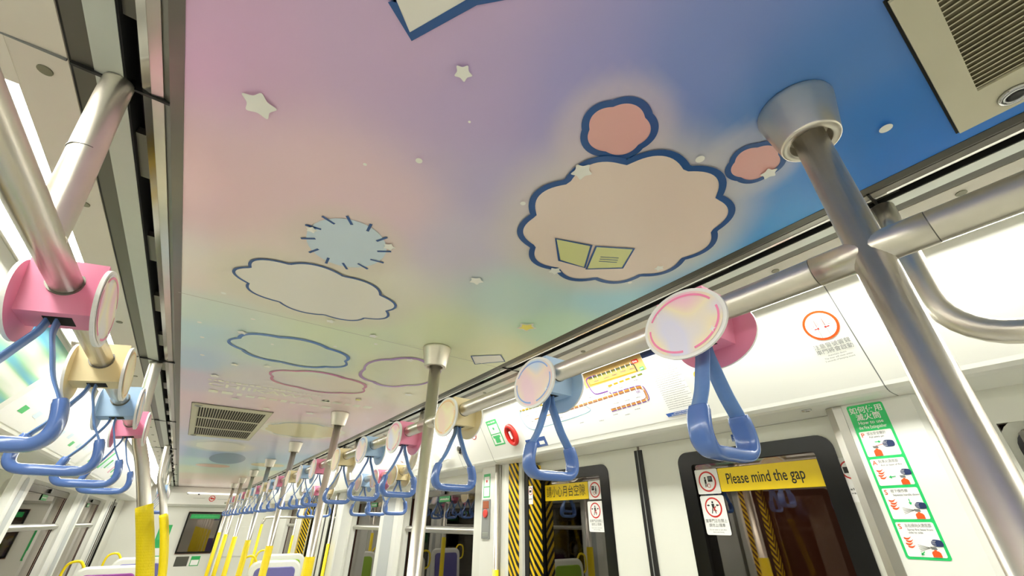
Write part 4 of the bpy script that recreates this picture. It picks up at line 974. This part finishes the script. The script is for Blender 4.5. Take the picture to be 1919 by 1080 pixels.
d = cove(-1); d.lay(0).slab([(4.1, .01), (7.1, .01), (7.1, .478), (4.1, .478)], M['white']).lay(1)
rnd = random.Random(5)
for k in range(9): d.rect(4.3+k*.3, .1+.02*(k % 3), 4.42+k*.3, .15+.02*(k % 3), M['lgreen' if k % 3 == 0 else 'p_pale'])
done(d, 'poster_panel', 'white poster on the left cove behind the second and third left grips', 'poster', 5.5, .24)
d = cove(-1); d.lay(0).slab([(7.3, .01), (10.4, .01), (10.4, .478), (7.3, .478)], M['white']).lay(1)
for k in range(14):
    a = 7.5+k*.2; d.pg([(a, .08+.02*(k % 4)), (a+.14, .08+.02*(k % 4)), (a+.14, .22+.03*(k % 5)), (a, .22+.03*(k % 5))], M[['lgreen', 'p_pale', 'white', 'p_pink', 'lgreen', 'p_pale'][k % 6]])
done(d, 'poster_panel', 'poster with green and pale blue blocks on the left cove near the yellow pole', 'poster', 8.8, .24)

# ================================================================== END WALL
y_ = YF
b = MB(); b.prism([(-.35, 0), (-.35, 0)], 0, 0) if False else None
b.rings([[(x, y_-.30, .48), (x, y_-.30, .80), (x, y_-.16, .99), (x, y_-.003, .99), (x, y_-.003, .42), (x, y_-.12, .42)] for x in (-.45, 1.72)], True, True, False)
hd = b.build('header_panel', M['wallmatte'], None, (.6, y_, .7)); tag(hd, 'white header box above the end window at the far end of the carriage', 'panel')
b = MB(); b.box((-.02, y_-.318, .79), (1.35, y_-.301, .82)); o = b.build('end_lamp', M['lampend'], None, (.68, y_-.29, .86)); tag(o, 'thin glowing light line across the far end header', 'light')
fr = Decal((0, y_-.302, 0), (1, 0, 0), (0, 0, 1)); d = fr
d.lay(1).disc(.70, .66, .088, M['red']).lay(2).disc(.70, .66, .066, M['white']).lay(3).disc(.68, .665, .032, M['red']).disc(.735, .655, .026, M['red'])
done(d, 'prohibition_sticker', 'small round red sign on the white header at the far end', 'sign', .7, .66)
d = Decal((0, y_-.302, 0), (1, 0, 0), (0, 0, 1)); d.lay(1).rect(.18, .655, .50, .660, M['greyink']).rect(.85, .64, 1.3, .645, M['greyink']); d.disc(.30, .78, .028, M['ink']).disc(.0, .79, .03, M['greyink'])
d.build('panel_line', None, hd)
# end door with window
fr = Decal((0, y_-.02, 0), (1, 0, 0), (0, 0, 1))
O = rrect(.20, -.88, 1.17, .27, .04); I = rrect(.245, -.835, 1.125, .225, .02)
ew = frame_ring(fr, O, I, -.01, .03, M['blackgloss'], 'window_20', None); ew['kind'] = 'structure'
slab_between(fr, I, .0, .008, M['glass'], 'glass_pane', ew)
b = MB(); b.box((.2, y_-.004, -.9), (1.15, y_-.001, .28)); b.build('dark_beyond', M['tunnel'], ew)
d = Decal((0, y_-.03, 0), (1, 0, 0), (0, 0, 1)); d.lay(1).rect(.29, .08, 1.10, .205, M['sgrn']).lay(2).scribble(.34, 1.05, .145, .05, M['lgreen'], 4); d.build('exit_strip', None, ew)
d = Decal((0, y_-.002, 0), (1, 0, 0), (0, 0, 1)); d.lay(1).rect(.28, -1.22, .62, -.96, M['mapgrey']); done(d, 'notice_plate', 'small brownish plate under the far end window', 'notice', .45, -1.1)
d = Decal((0, y_-.002, 0), (1, 0, 0), (0, 0, 1)); d.lay(1).rect(.68, -1.22, .92, -.96, M['sgrn']).lay(2).rect(.70, -1.20, .90, -1.06, M['white']); done(d, 'notice_plate', 'small green notice under the far end window', 'notice', .8, -1.1)
d = Decal((0, y_-.002, 0), (1, 0, 0), (0, 0, 1)); d.lay(1).rect(-.42, -.95, -.10, -.10, M['sgrn']).lay(2).rect(-.38, -.92, -.14, -.72, M['white']).rect(-.38, -.5, -.14, -.2, M['lgreen']); done(d, 'notice_plate', 'tall green notice left of the far end window', 'notice', -.25, -.5)
b = MB(); b.box((1.30, y_-.45, FLOOR), (1.36, y_, .42)); b.build('end_corner_post', M['wallmatte'], hd)
b = MB(); b.box((1.5, y_-.03, -1.0), (2.1, y_, -.15)); b.build('end_cupboard_face', M['wall'], hd, bevel=.01)
# ================================================================== SEATS
def seat(x, y, pad, label, w=.42):
    r = empty('passenger_seat', (x, y, FLOOR)); top = -.60
    def rr(a, t, inset): return rrect(x-w+inset, -1.75+inset, x+w-inset, top-inset, a)
    b = MB(); rings = []
    for yy, ins, a in ((.0, .03, .13), (.02, .0, .15), (.07, .0, .15), (.10, .03, .13)): rings.append([(px_, y+yy+(.10*(pz_+1.75)/1.15), pz_) for px_, pz_ in rr(a, 0, ins)])
    b.rings(rings, True, True, False); b.build('back_shell', M['shell'], r, bevel=.01)
    for s_, nm in ((-1, 'rear_pad'), (1, 'front_pad')):
        b = MB(); yy = -.012 if s_ < 0 else .112
        b.rings([[(px_, y+yy+q*s_+(.10*(pz_+1.75)/1.15), pz_) for px_, pz_ in rrect(x-w+.09+i_, -1.65, x+w-.09-i_, top-.10-i_, .08)] for q, i_ in ((0, 0), (.014, .01))], True, True, False); b.build(nm, M[pad], r)
    b = MB(); b.box((x-w+.03, y-.85, -2.15), (x+w-.03, y+.05, -2.02)); b.build('seat_base', M['shell'], r, bevel=.03)
    b = MB(); b.box((x-w+.06, y-.82, -2.02), (x+w-.06, y-.02, -1.98)); b.build('seat_cushion', M[pad], r, bevel=.02)
    b = MB(); b.box((x-.12, y-.6, FLOOR), (x+.12, y-.1, -2.15)); b.build('pedestal', M['sgrey'], r)
    b = MB(); q = x - w; yy = y+.15
    b.tube(catmull([(q+.10, yy, top-.02), (q+.02, yy, top+.07), (q-.10, yy, top+.04), (q-.13, yy, top-.10), (q-.10, yy, top-.22), (q+.02, yy, top-.26)], 6, False), .018, 12); b.build('grab_handle', M['yellow'], r)
    tag(r, label, 'seat', 'moulded passenger seats')
seat(1.66, 9.5, 'indigo', 'ivory seat back with indigo pad and yellow handle, lower centre')
seat(2.1, 11.3, 'lime', 'ivory seat with lime pad behind the indigo one')
seat(-.62, 9.6, 'purple', 'ivory seat with purple pad at the foot of the left yellow pole')
seat(-.35, 11.6, 'indigo', 'ivory seat with indigo pad between the left yellow poles')
seat(-.75, 7.0, 'lime', 'lime padded seat below the left windows, mirrored in the right glass')
seat(-.75, 5.4, 'lime', 'nearer lime padded seat on the left, mirrored in the right glass')
